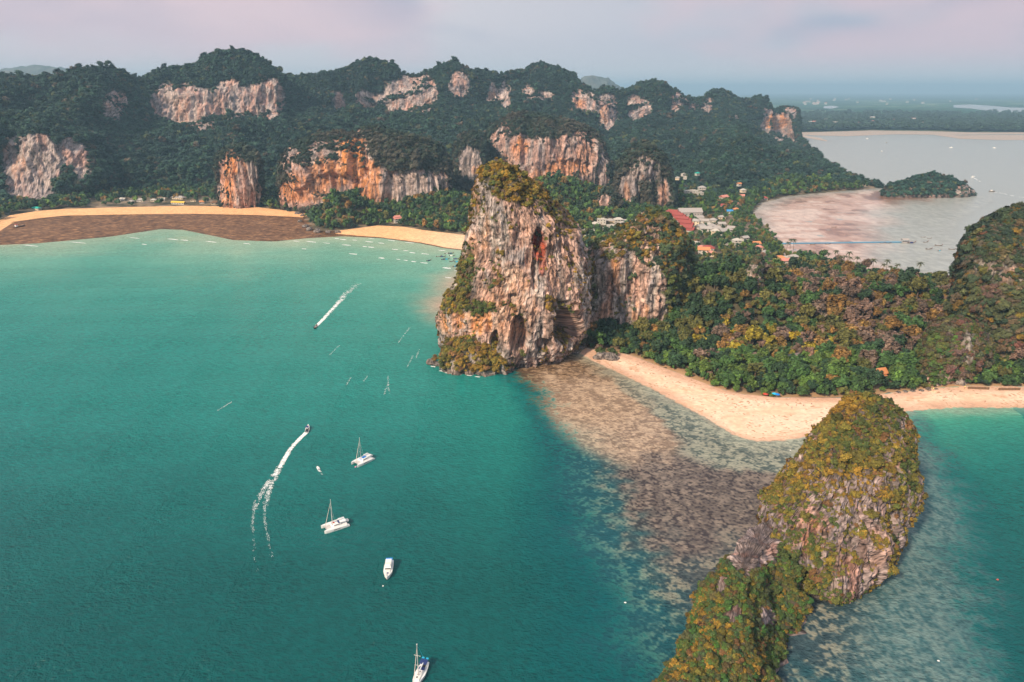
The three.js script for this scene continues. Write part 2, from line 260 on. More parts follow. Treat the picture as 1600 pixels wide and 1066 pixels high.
// ---------- colours of water, reef, sand: one map in metres, shared by the sheets that meet at the shore ----------
function worldMap(x0, x1, z0, z1, nx, nz, colour, fields) {
  const gx = 360, gz = 300, fl = fields.map(f => { const a = new Float32Array((gx + 1) * (gz + 1)); for (let j = 0; j <= gz; j++) for (let i = 0; i <= gx; i++) a[j * (gx + 1) + i] = f(mix(x0, x1, i / gx), mix(z0, z1, j / gz)); return a; });
  const d = new Uint8Array(nx * nz * 4), fv = new Float32Array(fields.length);
  for (let j = 0; j < nz; j++) for (let i = 0; i < nx; i++) {
    const u = (i + 0.5) / nx, v = (j + 0.5) / nz, x = mix(x0, x1, u), z = mix(z0, z1, v), a = u * gx, b = v * gz, ai = Math.min(gx - 1, Math.floor(a)), bi = Math.min(gz - 1, Math.floor(b)), fa = a - ai, fb = b - bi;
    for (let k = 0; k < fl.length; k++) { const f = fl[k], o = bi * (gx + 1) + ai; fv[k] = mix(mix(f[o], f[o + 1], fa), mix(f[o + gx + 1], f[o + gx + 2], fa), fb); }
    const c = colour(x, z, fv), o = (j * nx + i) * 4; for (let k = 0; k < 3; k++) d[o + k] = clamp(c[k], 0, 255); d[o + 3] = 255;
  }
  const t = new THREE.DataTexture(d, nx, nz); t.wrapS = t.wrapT = THREE.ClampToEdgeWrapping; t.magFilter = t.minFilter = THREE.LinearFilter; t.colorSpace = THREE.SRGBColorSpace; t.needsUpdate = true; return t;
}
const NX0 = -1050, NX1 = 750, NZ0 = -1330, NZ1 = -60;
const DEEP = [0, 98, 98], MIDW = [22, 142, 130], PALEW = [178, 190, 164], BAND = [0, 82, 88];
const seaColour = (x, z, [dr, db, df, dbe, d2, d3]) => {
  const n1 = fbm(x / 60, 1, z / 40, 3), n2 = fbm(x / 13, 4, z / 11, 3), n3b = fbm(x / 6, 9, z / 5.2, 2), n4 = n3(x / 2.6, 7, z / 2.2), n5 = n3(x / 1.1, 2, z / 1.1);
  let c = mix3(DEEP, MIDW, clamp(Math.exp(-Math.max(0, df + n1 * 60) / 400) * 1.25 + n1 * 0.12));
  c = mix3(c, [0, 70, 72], 0.85 * ss(-440, -190, z + n1 * 40));  // darker towards the camera: corner falloff and weaker sky reflection painted into water colour
  c = mix3(c, PALEW, clamp(0.95 * Math.exp(-Math.max(0, df + n1 * 40) / 215)));
  c = mix3(c, [190, 160, 138], 0.95 * ss(34, -22, db + n1 * 14 + n2 * 5));
  if (df < 6) { const g = n3(x / 9, 3, z / 3) * 0.5 + n3b; c = [114 + 40 * g + 24 * n4, 82 + 34 * g + 20 * n4, 58 + 26 * g + 14 * n4]; }
  const e = dr + n1 * 11 + n2 * 7;
  if (e < 70 && df > 0) {
    const [px, py] = proj(x, 0, z);
    const right = ss(1290, 1400, px + n1 * 60), low = ss(640, 900, py);
    c = mix3(c, [96, 172, 140], 0.85 * right * Math.exp(-Math.max(0, dbe) / 34));
    c = mix3(c, BAND, ss(mix(24, 50, low) * mix(1, 0.6, right), 0, e) * (0.8 + 0.5 * n2) * mix(0.95, 0.5, right));
    if (dr < 22) {
      const sp = n2 * 0.25 + n3b * 0.45 + n4 * 0.55 + n5 * 0.5, inn = -e;
      const fringe = mix3([26, 82, 92], [100, 128, 116], ss(-0.2, 0.9, sp + 0.2 * n1));
      let mid = mix3([102, 92, 87], [130, 117, 107], ss(-0.1, 0.8, sp));
      mid = mix3(mid, [58, 50, 54], ss(0.1, 0.6, -n5 - 0.4 * n4) * 0.7);
      mid = mix3(mid, mix3([46, 76, 86], [128, 132, 118], ss(0.0, 0.6, sp)), 0.75 * ss(820, 960, py + n2 * 60));
      const brown = mix3([102, 80, 60], [152, 125, 98], ss(-0.35, 0.5, n3(x / 3 + z / 26, 3, z / 2.2 - x / 12) * 0.7 + 0.5 * n4 + 0.4 * n5));
      const sandy = mix3([158, 134, 114], [194, 168, 143], ss(-0.45, 0.4, sp + n3(x / 7, 5, z / 2.4) * 0.4));
      let r = mix3(fringe, mid, ss(12, 44, inn + n2 * 14 + n3b * 10));
      r = mix3(r, brown, ell([[885, 588, 130, 66, 1, 0.35]], px + n2 * 12, py));
      r = mix3(r, sandy, 0.8 * ell([[945, 655, 118, 58, 1, 0.4]], px + n2 * 26 + n3b * 20, py + n2 * 16 + n3b * 12));
      r = mix3(r, mix3([84, 98, 94], [150, 152, 136], ss(-0.4, 0.5, sp + 0.1)), 0.9 * ell([[1180, 708, 120, 34, 1, 0.1], [1080, 668, 66, 22, 1, 0.55], [1010, 620, 50, 14, 0.7, 0.5], [1250, 705, 70, 34]], px + n2 * 16 + n3b * 12, py + n2 * 10 + n3b * 8));
      const rr = mix3([60, 98, 103], [98, 122, 121], ss(-0.7, 0.7, n3(x / 1.2 + z / 8, 3, z / 4) * 0.5 + n4 * 0.5 + n5 * 0.55 + n3b * 0.2 + 0.1));
      r = mix3(r, rr, right * 0.92);
      c = mix3(c, r, ss(12, -14, e + sp * 12));
    }
  }
  const ds2 = Math.min(d2, d3);
  if (ds2 < 2) { c = mix3([236, 182, 132], [240, 204, 172], ss(-200, 0, x)); const q = 1 + 0.05 * n2 + 0.04 * n4; c = c.map(v => v * q); }
  if (dbe < 34) {                                    // sand, wetter by the water's edge, with drift lines
    const dry = mix3([234, 196, 166], [242, 208, 182], ss(-0.4, 0.4, n2 + 0.3 * n4));
    const wet = mix3([206, 164, 138], [216, 176, 150], ss(-0.4, 0.4, n2));
    let s = mix3(wet, dry, ss(1, 12, -dbe + n1 * 8)); if (n5 > 0.42 && n4 > 0.1 && n2 > -0.02) s = mix3(s, [140, 98, 70], 0.6); s = mix3(s, [196, 150, 118], 0.5 * ss(0.55, 0.8, 1 - Math.abs(n3((dbe + n1 * 6) / 5, 3, x / 60)) * 3) * ss(-0.2, 0.3, n4));
    c = mix3(mix3(c, [166, 170, 152], 0.6 * ss(18, 0, dbe + n2 * 8)), s, ss(0.8, -0.8, dbe + n4 * 1.2));
  }
  const f = 1 + 0.05 * n4 + 0.05 * n5; return [c[0] * f, c[1] * f, c[2] * f];
};
const fieldsN = [dReef, dBar, dFar, dBeach, dB2, dB3];
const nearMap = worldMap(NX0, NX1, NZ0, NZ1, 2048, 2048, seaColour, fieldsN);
const RX0 = -30, RX1 = 400, RZ0 = -560, RZ1 = -110;
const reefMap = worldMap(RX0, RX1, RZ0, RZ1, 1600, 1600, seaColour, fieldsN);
const reefUV = (x, z) => [(x - RX0) / (RX1 - RX0), (z - RZ0) / (RZ1 - RZ0)];
const nearUV = (x, z) => [(x - NX0) / (NX1 - NX0), (z - NZ0) / (NZ1 - NZ0)];
const EX0 = 250, EX1 = 1400, EZ0 = -1800, EZ1 = -640;
const eastMap = worldMap(EX0, EX1, EZ0, EZ1, 1024, 1024, (x, z, [dm]) => {
  const n1 = fbm(x / 90, 3, z / 120, 3), n2 = fbm(x / 28 + z / 200, 8, z / 60, 4), n4 = n3(x / 5, 7, z / 9), st = n3(x / 60 + n1 * 2, 2, z / 14 + n1);
  let c = mix3([188, 150, 132], [204, 170, 154], ss(-0.3, 0.3, n1));
  c = mix3(c, [140, 100, 82], 0.8 * ss(0.1, 0.55, n2 + 0.35 * st));
  c = mix3(c, [224, 202, 190], 0.7 * ss(0.05, 0.4, -n2 + 0.4 * st + ss(-90, -10, dm) * 0.3));
  const [px, py] = proj(x, 0, z);
  c = mix3(c, [110, 72, 54], 0.75 * ell([[1425, 312, 42, 12], [1390, 305, 40, 8]], px, py + n2 * 10));
  c = mix3(c, [166, 168, 162], ss(-60, 20, dm + n1 * 30 + n2 * 20));
  const f = 1 + 0.07 * n4; return [c[0] * f, c[1] * f, c[2] * f];
}, [dMud]);
function setUV(g, uvf, tm = 60) {
  const p = g.attributes.position, a = new Float32Array(p.count * 2), b = new Float32Array(p.count * 2);
  for (let i = 0; i < p.count; i++) { const [u, v] = uvf(p.getX(i), p.getZ(i)); a[i * 2] = u; a[i * 2 + 1] = v; b[i * 2] = p.getX(i) / tm; b[i * 2 + 1] = p.getZ(i) / tm; }
  g.setAttribute('uv', new THREE.BufferAttribute(a, 2)); g.setAttribute('uv1', new THREE.BufferAttribute(b, 2)); return g;
}
function grid(xs, zs, yf, keep) {
  const nx = xs.length, nz = zs.length, pos = new Float32Array(nx * nz * 3), idx = [];
  for (let j = 0; j < nz; j++) for (let i = 0; i < nx; i++) pos.set([xs[i], yf(xs[i], zs[j]), zs[j]], (j * nx + i) * 3);
  for (let j = 0; j < nz - 1; j++) for (let i = 0; i < nx - 1; i++) { if (keep && !keep((xs[i] + xs[i + 1]) / 2, (zs[j] + zs[j + 1]) / 2)) continue; const a = j * nx + i; idx.push(a, a + nx, a + nx + 1, a, a + nx + 1, a + 1); }
  const g = new THREE.BufferGeometry(); g.setAttribute('position', new THREE.BufferAttribute(pos, 3)); g.setIndex(idx); g.computeVertexNormals(); return g;
}
const seq = (a, b, s) => { const n = Math.max(1, Math.round((b - a) / s)); return Array.from({ length: n + 1 }, (_, i) => mix(a, b, i / n)); };
// line through pixels, resampled evenly over the ground
function line(pts, n) { const w = pts.map(([x, y]) => G(x, y)), L = [0]; for (let i = 1; i < w.length; i++) L.push(L[i - 1] + w[i].distanceTo(w[i - 1])); const T = L[L.length - 1]; return Array.from({ length: n + 1 }, (_, k) => { const s = T * k / n; let i = 0; while (i < L.length - 2 && L[i + 1] < s) i++; return w[i].clone().lerp(w[i + 1], (s - L[i]) / (L[i + 1] - L[i])); }); }
function ribbon(lo, up, n, m, yf) {
  const a = line(lo, n), b = line(up, n), pos = new Float32Array((n + 1) * (m + 1) * 3), idx = [];
  for (let i = 0; i <= n; i++) for (let j = 0; j <= m; j++) { const p = a[i].clone().lerp(b[i], j / m); if (j === 0) { const k = n3(p.x / 9, 3, p.z / 9) * 2.2; p.add(a[i].clone().sub(b[i]).setLength(k)); } pos.set([p.x, yf(j / m, p), p.z], (i * (m + 1) + j) * 3); }
  for (let i = 0; i < n; i++) for (let j = 0; j < m; j++) { const k = i * (m + 1) + j; idx.push(k, k + m + 1, k + m + 2, k, k + m + 2, k + 1); }
  const g = new THREE.BufferGeometry(); g.setAttribute('position', new THREE.BufferAttribute(pos, 3)); g.setIndex(idx); g.computeVertexNormals(); return g;
}
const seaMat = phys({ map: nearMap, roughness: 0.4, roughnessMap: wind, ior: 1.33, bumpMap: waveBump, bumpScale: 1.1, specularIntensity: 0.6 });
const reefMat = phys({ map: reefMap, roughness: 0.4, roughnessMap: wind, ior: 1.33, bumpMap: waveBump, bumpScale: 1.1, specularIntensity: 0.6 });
const sandMat = phys({ map: nearMap, roughness: 0.95, bumpMap: sandBump, bumpScale: 0.25, specularIntensity: 0.2 });
const flatMat = phys({ map: nearMap, roughness: 0.7, bumpMap: sandBump, bumpScale: 0.35, specularIntensity: 0.4 });
const cuts = [...seq(-30000, -1100, 5000), ...seq(NX0, NX1, 60), ...seq(800, 30000, 5000)], cutz = [...seq(-42000, -1400, 6000), ...seq(NZ0, NZ1, 60), ...seq(0, 3000, 500)];
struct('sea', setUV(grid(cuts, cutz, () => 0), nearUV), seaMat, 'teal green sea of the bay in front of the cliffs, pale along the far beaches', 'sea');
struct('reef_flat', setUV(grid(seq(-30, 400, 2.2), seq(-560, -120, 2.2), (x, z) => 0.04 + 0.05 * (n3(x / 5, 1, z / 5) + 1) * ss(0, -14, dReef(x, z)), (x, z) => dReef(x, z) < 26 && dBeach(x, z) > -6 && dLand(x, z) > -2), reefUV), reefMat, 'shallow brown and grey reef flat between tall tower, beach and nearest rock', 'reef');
struct('beach', setUV(ribbon(B1L, B1U, 420, 10, (v, p) => 0.1 + 1.5 * v + 0.12 * n3(p.x / 7, 2, p.z / 7)), nearUV, 20), sandMat, 'curved peach coloured sand beach below the green woods at right', 'beach');
struct('beach', setUV(ribbon(B2L, B2U, 240, 6, (v, p) => 0.25 + 1.4 * v), nearUV, 20), sandMat, 'narrow orange sand beach in front of the small settlement at far left', 'beach');
struct('beach', setUV(ribbon(B3L, B3U, 200, 6, (v, p) => 0.1 + 1.5 * v), nearUV, 20), sandMat, 'pale sand beach left of the tall tower with long boats moored off it', 'beach');
struct('tidal_flat', setUV(ribbon(TL, TU, 300, 12, (v, p) => 0.06 + 0.25 * v + 0.06 * n3(p.x / 8, 5, p.z / 8)), nearUV, 30), flatMat, 'brown rocky tidal flat below the narrow beach at far left', 'tidal flat');
const eastUV = (x, z) => [(x - EX0) / (EX1 - EX0), (z - EZ0) / (EZ1 - EZ0)];
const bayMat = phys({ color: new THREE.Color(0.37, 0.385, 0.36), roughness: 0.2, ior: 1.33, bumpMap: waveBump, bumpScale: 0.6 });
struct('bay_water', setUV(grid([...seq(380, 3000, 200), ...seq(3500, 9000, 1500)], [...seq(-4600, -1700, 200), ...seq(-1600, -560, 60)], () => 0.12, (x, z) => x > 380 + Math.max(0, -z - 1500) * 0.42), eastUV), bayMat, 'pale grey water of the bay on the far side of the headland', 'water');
struct('mudflat', setUV(grid(seq(300, 1200, 7), seq(-1700, -640, 7), (x, z) => 0.2 + 0.1 * n3(x / 30, 1, z / 12), (x, z) => dMud(x, z) < 90 && dLand(x, z) > -12 && z < -700), eastUV), phys({ map: eastMap, roughness: 0.2, ior: 1.33, bumpMap: waveBump, bumpScale: 0.6 }), 'pinkish mudflat at low tide crossed by the blue pier', 'mudflat');

// ---------- low land ----------
const BUMPS = [[1120, 470, 600, 38, 46, 50], [1180, 470, 600, 34, 60, 55], [1290, 490, 590, 24, 70, 50], [1400, 500, 590, 26, 60, 50], [1460, 470, 610, 9, 40, 50], [1030, 470, 650, 14, 40, 50], [1610, 480, 560, 36, 36, 60], [540, 330, 1110, 36, 46, 46], [500, 345, 1090, 10, 30, 25], [680, 330, 1190, 28, 70, 60], [870, 330, 1180, 50, 85, 85], [940, 360, 1040, 16, 60, 60], [1000, 400, 860, 8, 80, 60], [960, 430, 640, 18, 25, 40], [905, 420, 650, 12, 20, 40], [1230, 310, 1480, 16, 120, 60]].map(([px, py, D, h, rx, rz]) => { const p = P(px, py, D); return [p.x, p.z, h, rx, rz]; });
function landH(x, z) {
  const d = -dLand(x, z); let h = 0.5 + 1.6 * ss(0, 30, d); const k = ss(0, 38, d); let b3 = 0;
  for (const [bx, bz, bh, rx, rz] of BUMPS) { const q = ((x - bx) / rx) ** 2 + ((z - bz) / rz) ** 2; if (q < 7) b3 += (bh * Math.exp(-q)) ** 3; } h += Math.cbrt(b3) * k;
  return h + k * Math.max(0, 2.5 * n3(x / 18, 3, z / 18) + (h > 8 ? 3 * n3(x / 11, 6, z / 11) : 0));
}
const soilMat = std([1, 1, 1], 0.95, { vertexColors: true });
const landGeo = grid(seq(-1150, 1000, 9), seq(-2300, -430, 9), landH, (x, z) => dLand(x, z) < 3);
{ const p = landGeo.attributes.position, col = []; for (let i = 0; i < p.count; i++) { const x = p.getX(i), z = p.getZ(i), y = p.getY(i), k = fbm(x / 14, 2, z / 14, 3), d = -dLand(x, z); let c = mix3([0.07, 0.06, 0.03], [0.13, 0.09, 0.05], ss(-0.3, 0.4, k)); if (z > -760) c = mix3(c, [0.5, 0.3, 0.16], ss(16, 3, d + k * 10)); else if (y < 6) c = mix3(c, [0.34, 0.25, 0.17], 0.7 * ss(-0.1, 0.3, k)); col.push(...c); } landGeo.setAttribute('color', new THREE.Float32BufferAttribute(col, 3)); }
struct('land', setUV(landGeo, (x, z) => [x / 20, z / 20]), soilMat, 'wooded low ground and small hills behind the beaches', 'land');
function onLand(px, py) { let h = 2; for (let k = 0; k < 6; k++) { const p = G(px, py, h); h = mix(h, landH(p.x, p.z), 0.7); } return G(px, py, h); }

// ---------- far plain beyond the bay ----------
{
  const edge = [[1150, 210], [1245, 207], [1300, 206], [1360, 204], [1440, 205], [1520, 207], [1620, 207], [1760, 206]];
  const a = line(edge, 60), rows = [0, 60, 200, 500, 1000, 2000, 3500, 6000, 10000, 16000, 24000, 36000], pos = [], idx = [], col = [];
  a.forEach((p, i) => rows.forEach((r, j) => { const k = 1 + r / 3700, x = p.x * k, z = p.z * k; pos.push(x, 2 + Math.min(4, r / 60) + 0.0 * j, z); }));
  const m = rows.length; for (let i = 0; i < 60; i++) for (let j = 0; j < m - 1; j++) { const k = i * m + j; idx.push(k, k + m, k + m + 1, k, k + m + 1, k + 1); }
  const g = new THREE.BufferGeometry(); g.setAttribute('position', new THREE.Float32BufferAttribute(pos, 3)); g.setIndex(idx); g.computeVertexNormals();
  const x0 = 1300, x1 = 12000, z0 = -16000, z1 = -3400;
  const pm = worldMap(x0, x1, z0, z1, 1024, 1024, (x, z) => { const n = fbm(x / 500, 2, z / 900, 4), q = fbm(x / 120, 5, z / 300, 3); let c = mix3([26, 66, 44], [52, 92, 56], ss(-0.2, 0.4, n)); c = mix3(c, [140, 140, 110], 0.7 * ss(0.28, 0.5, q + 0.3 * n)); return [c[0] + 12 * q, c[1] + 12 * q, c[2] + 8 * q]; }, []);
  struct('plain', setUV(g, (x, z) => [(x - x0) / (x1 - x0), (z - z0) / (z1 - z0)]), phys({ map: pm, roughness: 1, specularIntensity: 0.1 }), 'flat wooded coastal plain across the bay at upper right', 'plain');
  const list = [], r = rng(5);
  for (let k = 0; k < 9000; k++) { const p = a[Math.floor(r() * 60)].clone().lerp(a[Math.min(60, Math.floor(r() * 60))], 0); const f = 1.008 + r() * r() * 0.85; const i = r() * 60, q = a[Math.floor(i)].clone().lerp(a[Math.floor(i) + 1], i % 1).multiplyScalar(f); if (fbm(q.x / 400, 2, q.z / 800, 3) < -0.25) continue; const g0 = 0.6 + 0.6 * r(); list.push([q.x, 4, q.z, 11 + 12 * r(), 0.8, [0.035 * g0, 0.075 * g0, 0.04 * g0]]); }
  instances('mangrove_belt', FAR, list, null, 3, 'dark belt of mangrove and palm trees along the edge of the far plain');
  const shoal = std([0.42, 0.33, 0.27], 0.8);
  const sh = (lo, up, label) => struct('sandbank', ribbon(lo, up, 60, 3, (v) => 0.5 + v * 0.4), shoal, label, 'sandbank');
  sh([[1250, 211], [1320, 213], [1400, 210], [1480, 211], [1560, 210], [1640, 210]], [[1250, 206], [1320, 205], [1400, 203], [1480, 205], [1560, 206], [1640, 206]], 'thin muddy shore strip below the far mangrove belt');
  sh([[1460, 211], [1500, 217], [1560, 219], [1640, 219]], [[1460, 209], [1500, 212], [1560, 211], [1640, 212]], 'grey sandbank lying off the far shore at the right edge');
  sh([[1252, 214], [1280, 219], [1292, 221]], [[1252, 211], [1282, 216], [1293, 220]], 'small dark sandbank near the headland cliff');
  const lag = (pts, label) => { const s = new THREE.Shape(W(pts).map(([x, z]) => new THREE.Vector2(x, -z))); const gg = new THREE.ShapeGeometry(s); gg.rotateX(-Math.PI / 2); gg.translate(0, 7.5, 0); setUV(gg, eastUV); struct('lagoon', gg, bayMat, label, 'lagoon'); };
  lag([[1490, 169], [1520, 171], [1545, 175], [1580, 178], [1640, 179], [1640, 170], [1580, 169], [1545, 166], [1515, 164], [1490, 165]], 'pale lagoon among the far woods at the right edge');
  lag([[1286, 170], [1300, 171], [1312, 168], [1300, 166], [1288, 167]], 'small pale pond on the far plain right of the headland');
}

// ---------- mountain range ----------
let rangeList;
const G1 = [0.014, 0.044, 0.034], G2 = [0.027, 0.07, 0.042], G3 = [0.075, 0.095, 0.035], BR = [0.10, 0.075, 0.05];  // forest greens lean teal: distance haze tint put into the leaf colour
const hillTone = (x, y, z, r) => { const k = fbm(x / 160, y / 160, z / 160, 3), t = 0.65 + 0.7 * r(); let c = mix3(G1, G2, ss(-0.4, 0.5, k + (r() - 0.5) * 0.7)); if (r() < 0.07) c = G3; if (r() < 0.03) c = BR; return [c[0] * t, c[1] * t, c[2] * t]; };
const COLS = [
  [-140, [345, 1130], [300, 1230], [230, 1270], [182, 1450], [146, 1600], [131, 1750]],
  [0, [335, 1190], [302, 1262], [218, 1310], [172, 1480], [141, 1600], [124, 1720]],
  [60, [328, 1225], [306, 1285], [208, 1330], [172, 1520], [146, 1650], [140, 1750]],
  [130, [305, 1405], [292, 1330], [222, 1400], [192, 1550], [156, 1600], [114, 1720]],
  [180, [305, 1405], [270, 1430], [215, 1600], [192, 1690], [156, 1720], [123, 1800]],
  [212, [305, 1405], [270, 1430], [215, 1650], [192, 1760], [156, 1790], [137, 1880]],
  [250, [305, 1405], [270, 1450], [215, 1680], [190, 1800], [148, 1830], [122, 1920]],
  [310, [305, 1405], [270, 1450], [220, 1680], [196, 1800], [146, 1830], [102, 1950]],
  [340, [305, 1405], [268, 1465], [212, 1690], [190, 1825], [143, 1855], [86, 1965]],
  [370, [316, 1280], [265, 1480], [205, 1700], [184, 1850], [141, 1880], [79, 1980]],
  [400, [314, 1290], [262, 1490], [205, 1710], [182, 1870], [136, 1895], [92, 1985]],
  [432, [312, 1300], [260, 1500], [205, 1720], [179, 1880], [131, 1910], [120, 1990]],
  [446, [310, 1310], [258, 1520], [203, 1760], [176, 1980], [151, 2020], [132, 2150]],
  [480, [305, 1330], [250, 1550], [200, 1800], [172, 2050], [156, 2090], [128, 2200]],
  [520, [300, 1350], [245, 1600], [195, 1850], [167, 2080], [146, 2110], [116, 2200]],
  [555, [300, 1350], [242, 1610], [192, 1860], [167, 2080], [146, 2110], [107, 2220]],
  [590, [300, 1350], [240, 1620], [190, 1880], [167, 2080], [146, 2110], [109, 2230]],
  [622, [300, 1350], [240, 1620], [190, 1890], [167, 2090], [142, 2120], [120, 2240]],
  [660, [300, 1350], [240, 1620], [190, 1900], [165, 2100], [140, 2130], [117, 2250]],
  [712, [300, 1370], [240, 1640], [190, 1920], [160, 2150], [128, 2180], [109, 2260]],
  [735, [300, 1380], [240, 1650], [190, 1930], [159, 2180], [136, 2200], [120, 2280]],
  [785, [300, 1390], [242, 1660], [192, 1960], [160, 2210], [144, 2240], [118, 2320]],
  [800, [300, 1400], [244, 1670], [194, 1970], [158, 2220], [142, 2250], [108, 2350]],
  [850, [300, 1410], [246, 1680], [198, 1980], [158, 2250], [142, 2270], [106, 2380]],
  [895, [300, 1430], [248, 1690], [205, 1990], [162, 2240], [146, 2270], [116, 2350]],
  [908, [302, 1440], [250, 1700], [210, 1990], [170, 2230], [151, 2260], [132, 2310]],
  [932, [304, 1430], [252, 1690], [215, 1980], [182, 2200], [156, 2230], [148, 2290]],
  [942, [305, 1420], [254, 1680], [216, 1960], [192, 2200], [162, 2230], [140, 2330]],
  [1000, [310, 1360], [260, 1610], [222, 1900], [188, 2300], [162, 2330], [140, 2420]],
  [1030, [312, 1340], [263, 1580], [224, 1880], [182, 2350], [156, 2380], [137, 2470]],
  [1060, [315, 1320], [266, 1560], [227, 1860], [175, 2400], [152, 2440], [143, 2520]],
  [1100, [317, 1300], [269, 1520], [228, 1820], [170, 2480], [156, 2520], [144, 2590]],
  [1130, [318, 1295], [272, 1480], [230, 1770], [168, 2540], [158, 2580], [147, 2640]],
  [1160, [316, 1305], [275, 1455], [234, 1730], [170, 2600], [164, 2650], [155, 2700]],
  [1190, [310, 1360], [279, 1475], [242, 1705], [206, 2660], [172, 2700], [160, 2780]],
  [1220, [306, 1405], [282, 1490], [249, 1700], [213, 2780], [171, 2810], [163, 2870]],
  [1240, [304, 1435], [283, 1500], [254, 1695], [218, 2850], [177, 2880], [173, 2920]],
  [1249, [303, 1440], [284, 1505], [257, 1690], [228, 2500], [224, 2560], [219, 2600]],
  [1280, [302, 1450], [286, 1520], [266, 1650], [256, 1750], [250, 1850], [246, 1920]],
  [1310, [299, 1470], [288, 1530], [278, 1590], [272, 1640], [268, 1700], [265, 1740]],
  [1340, [297, 1480], [292, 1510], [288, 1540], [285, 1570], [282, 1600], [280, 1620]],
  [1378, [296, 1490], [295, 1495], [294, 1500], [293, 1505], [292.5, 1510], [292, 1515]]];
const CLIFFS = [[30, 262, 24.5, 47.7, 1], [62, 250, 28.3, 41.2, 1], [50, 292, 32.1, 23.8, 1, 0.3], [100, 245, 15.1, 32.5, 1, 0.3], [126, 252, 13.3, 28.1, 1], [178, 168, 18.9, 21.7, 1], [196, 158, 6.0, 8.8, 1], [262, 160, 26.6, 26.4, 1], [290, 166, 29.1, 32.2, 1], [318, 174, 24.2, 32.2, 1], [362, 160, 26.6, 32.2, 1], [395, 160, 31.4, 26.4, 1, -0.2], [424, 156, 19.3, 32.2, 1], [529, 160, 12.1, 13.2, 1], [574, 160, 18.1, 14.6, 1], [615, 152, 19.3, 23.4, 1], [640, 148, 21.8, 29.3, 1], [666, 148, 17.0, 29.3, 1], [718, 134, 17.0, 20.5, 1], [768, 146, 8.4, 16.1, 1], [788, 150, 10.9, 20.5, 1], [827, 147, 8.4, 11.8, 1], [846, 151, 9.7, 8.8, 1], [905, 159, 12.1, 17.5, 1], [922, 160, 10.9, 17.5, 1], [950, 176, 15.8, 29.3, 1], [996, 172, 17.0, 20.5, 0.9], [1058, 160, 9.7, 23.4, 0.9, 0.3], [1105, 162, 7.2, 17.5, 0.9], [1146, 184, 9.7, 4.4, 0.8], [1204, 190, 14.5, 23.4, 1], [1220, 192, 19.3, 32.2, 1], [1240, 190, 8.4, 35.2, 1], [645, 150, 40, 16, 1], [592, 156, 20, 9, 1], [300, 168, 50, 20, 1], [395, 162, 44, 20, 1], [845, 150, 20, 8, 1], [1000, 172, 18, 18, 1], [1080, 160, 10, 14, 1]];
const MHOT = [[1214, 190, 18, 12, 0.9], [945, 180, 8, 14, 0.6], [905, 162, 7, 8, 0.7], [285, 165, 14, 12, 0.25], [770, 150, 5, 6, 0.6], [574, 163, 10, 6, 0.4], [30, 262, 12, 20, 0.35], [668, 158, 8, 8, 0.4]];
{
  const px = COLS.map(c => c[0]);
  const base = (u, v) => {
    const x = mix(-140, 1378, u); let i = 0; while (i < px.length - 2 && px[i + 1] < x) i++; const t = (x - px[i]) / (px[i + 1] - px[i]), A = COLS[i], B = COLS[i + 1];
    const s = v * 6.6; if (s >= 5) { const p = P(x, mix(A[6][0], B[6][0], t), mix(A[6][1], B[6][1], t)), k = s - 5; p.z -= k * 160; p.x *= 1 + k * 0.06; p.y = Math.max(0, p.y - k * k * 70); return p; }
    const j = Math.min(4, Math.floor(s)), f = s - j;
    const py = mix(mix(A[j + 1][0], A[j + 2][0], f), mix(B[j + 1][0], B[j + 2][0], f), t), D = mix(mix(A[j + 1][1], A[j + 2][1], f), mix(B[j + 1][1], B[j + 2][1], f), t);
    const p = P(x, py, D); if (j === 0) p.y = mix(Math.min(p.y, 1), p.y, f); return p;
  };
  const o = { cs: 2.0, vy: 0.45, amp: 1.3, big: 46, bigLen: 130, gully: 30, tint: [0.84, 0.8, 0.82], hot: MHOT, warm: -0.05, streak: -0.1, hs: 0.4, soil: [0.03, 0.05, 0.025],
    soft: y => ss(0, 60, y) * 0.9 + 0.1,
    veg: (x, y, n, p, f) => { const k = fbm(p.x / 40, p.y / 50, p.z / 40, 3); return 1 - ss(0.2, 0.42, f ? ell(CLIFFS, x + k * 8, y + k * 6) * (0.95 + k * 0.8) : 0); } };
  const sf = rockSurface(860, 190, base, false, o);
  struct('mountain_range', sf.g, rockMat, 'long forested limestone mountain range with pale cliff bands across the background', 'mountains');
  rangeList = scatterOn(sf, 11, 40, 6.6, hillTone, 0.85, 0.95);
}
// blue hills far behind
const farHill = (rows, D, label, seed) => {
  const base = (u, v) => { const i = u * (rows.length - 1), k = Math.min(rows.length - 2, Math.floor(i)), x = mix(rows[k][0], rows[k + 1][0], i - k), y = mix(rows[k][1], rows[k + 1][1], i - k); const p = P(x, y, D); const s = v < 0.5 ? v * 2 : 2 - v * 2; return new THREE.Vector3(p.x * (1 + (v - 0.5) * 0.25), p.y * Math.pow(s, 0.6), p.z * (1 + (v - 0.5) * 0.25)); };
  const sf = rockSurface(rows.length * 8, 40, base, false, { cs: 14, amp: 0.7, big: 50, bigLen: 500, veg: () => 1, soft: y => ss(0, 120, y) * 0.6, soil: [0.03, 0.06, 0.04] });
  struct('distant_hills', sf.g, rockMat, label, 'hills');
};
farHill([[-60, 128], [-10, 112], [5, 106], [30, 104], [62, 101], [84, 103], [100, 106], [130, 120], [150, 150]], 7400, 'blue hazy hills rising behind the ridge at the far left', 1);
farHill([[150, 150], [160, 116], [175, 109], [190, 111], [205, 122], [225, 150]], 7400, 'small blue hill in the notch left of the highest peak', 2);
farHill([[405, 150], [425, 118], [445, 114], [462, 119], [478, 115], [500, 112], [530, 122], [550, 150]], 7400, 'low blue hills in the gap right of the highest peak', 3);
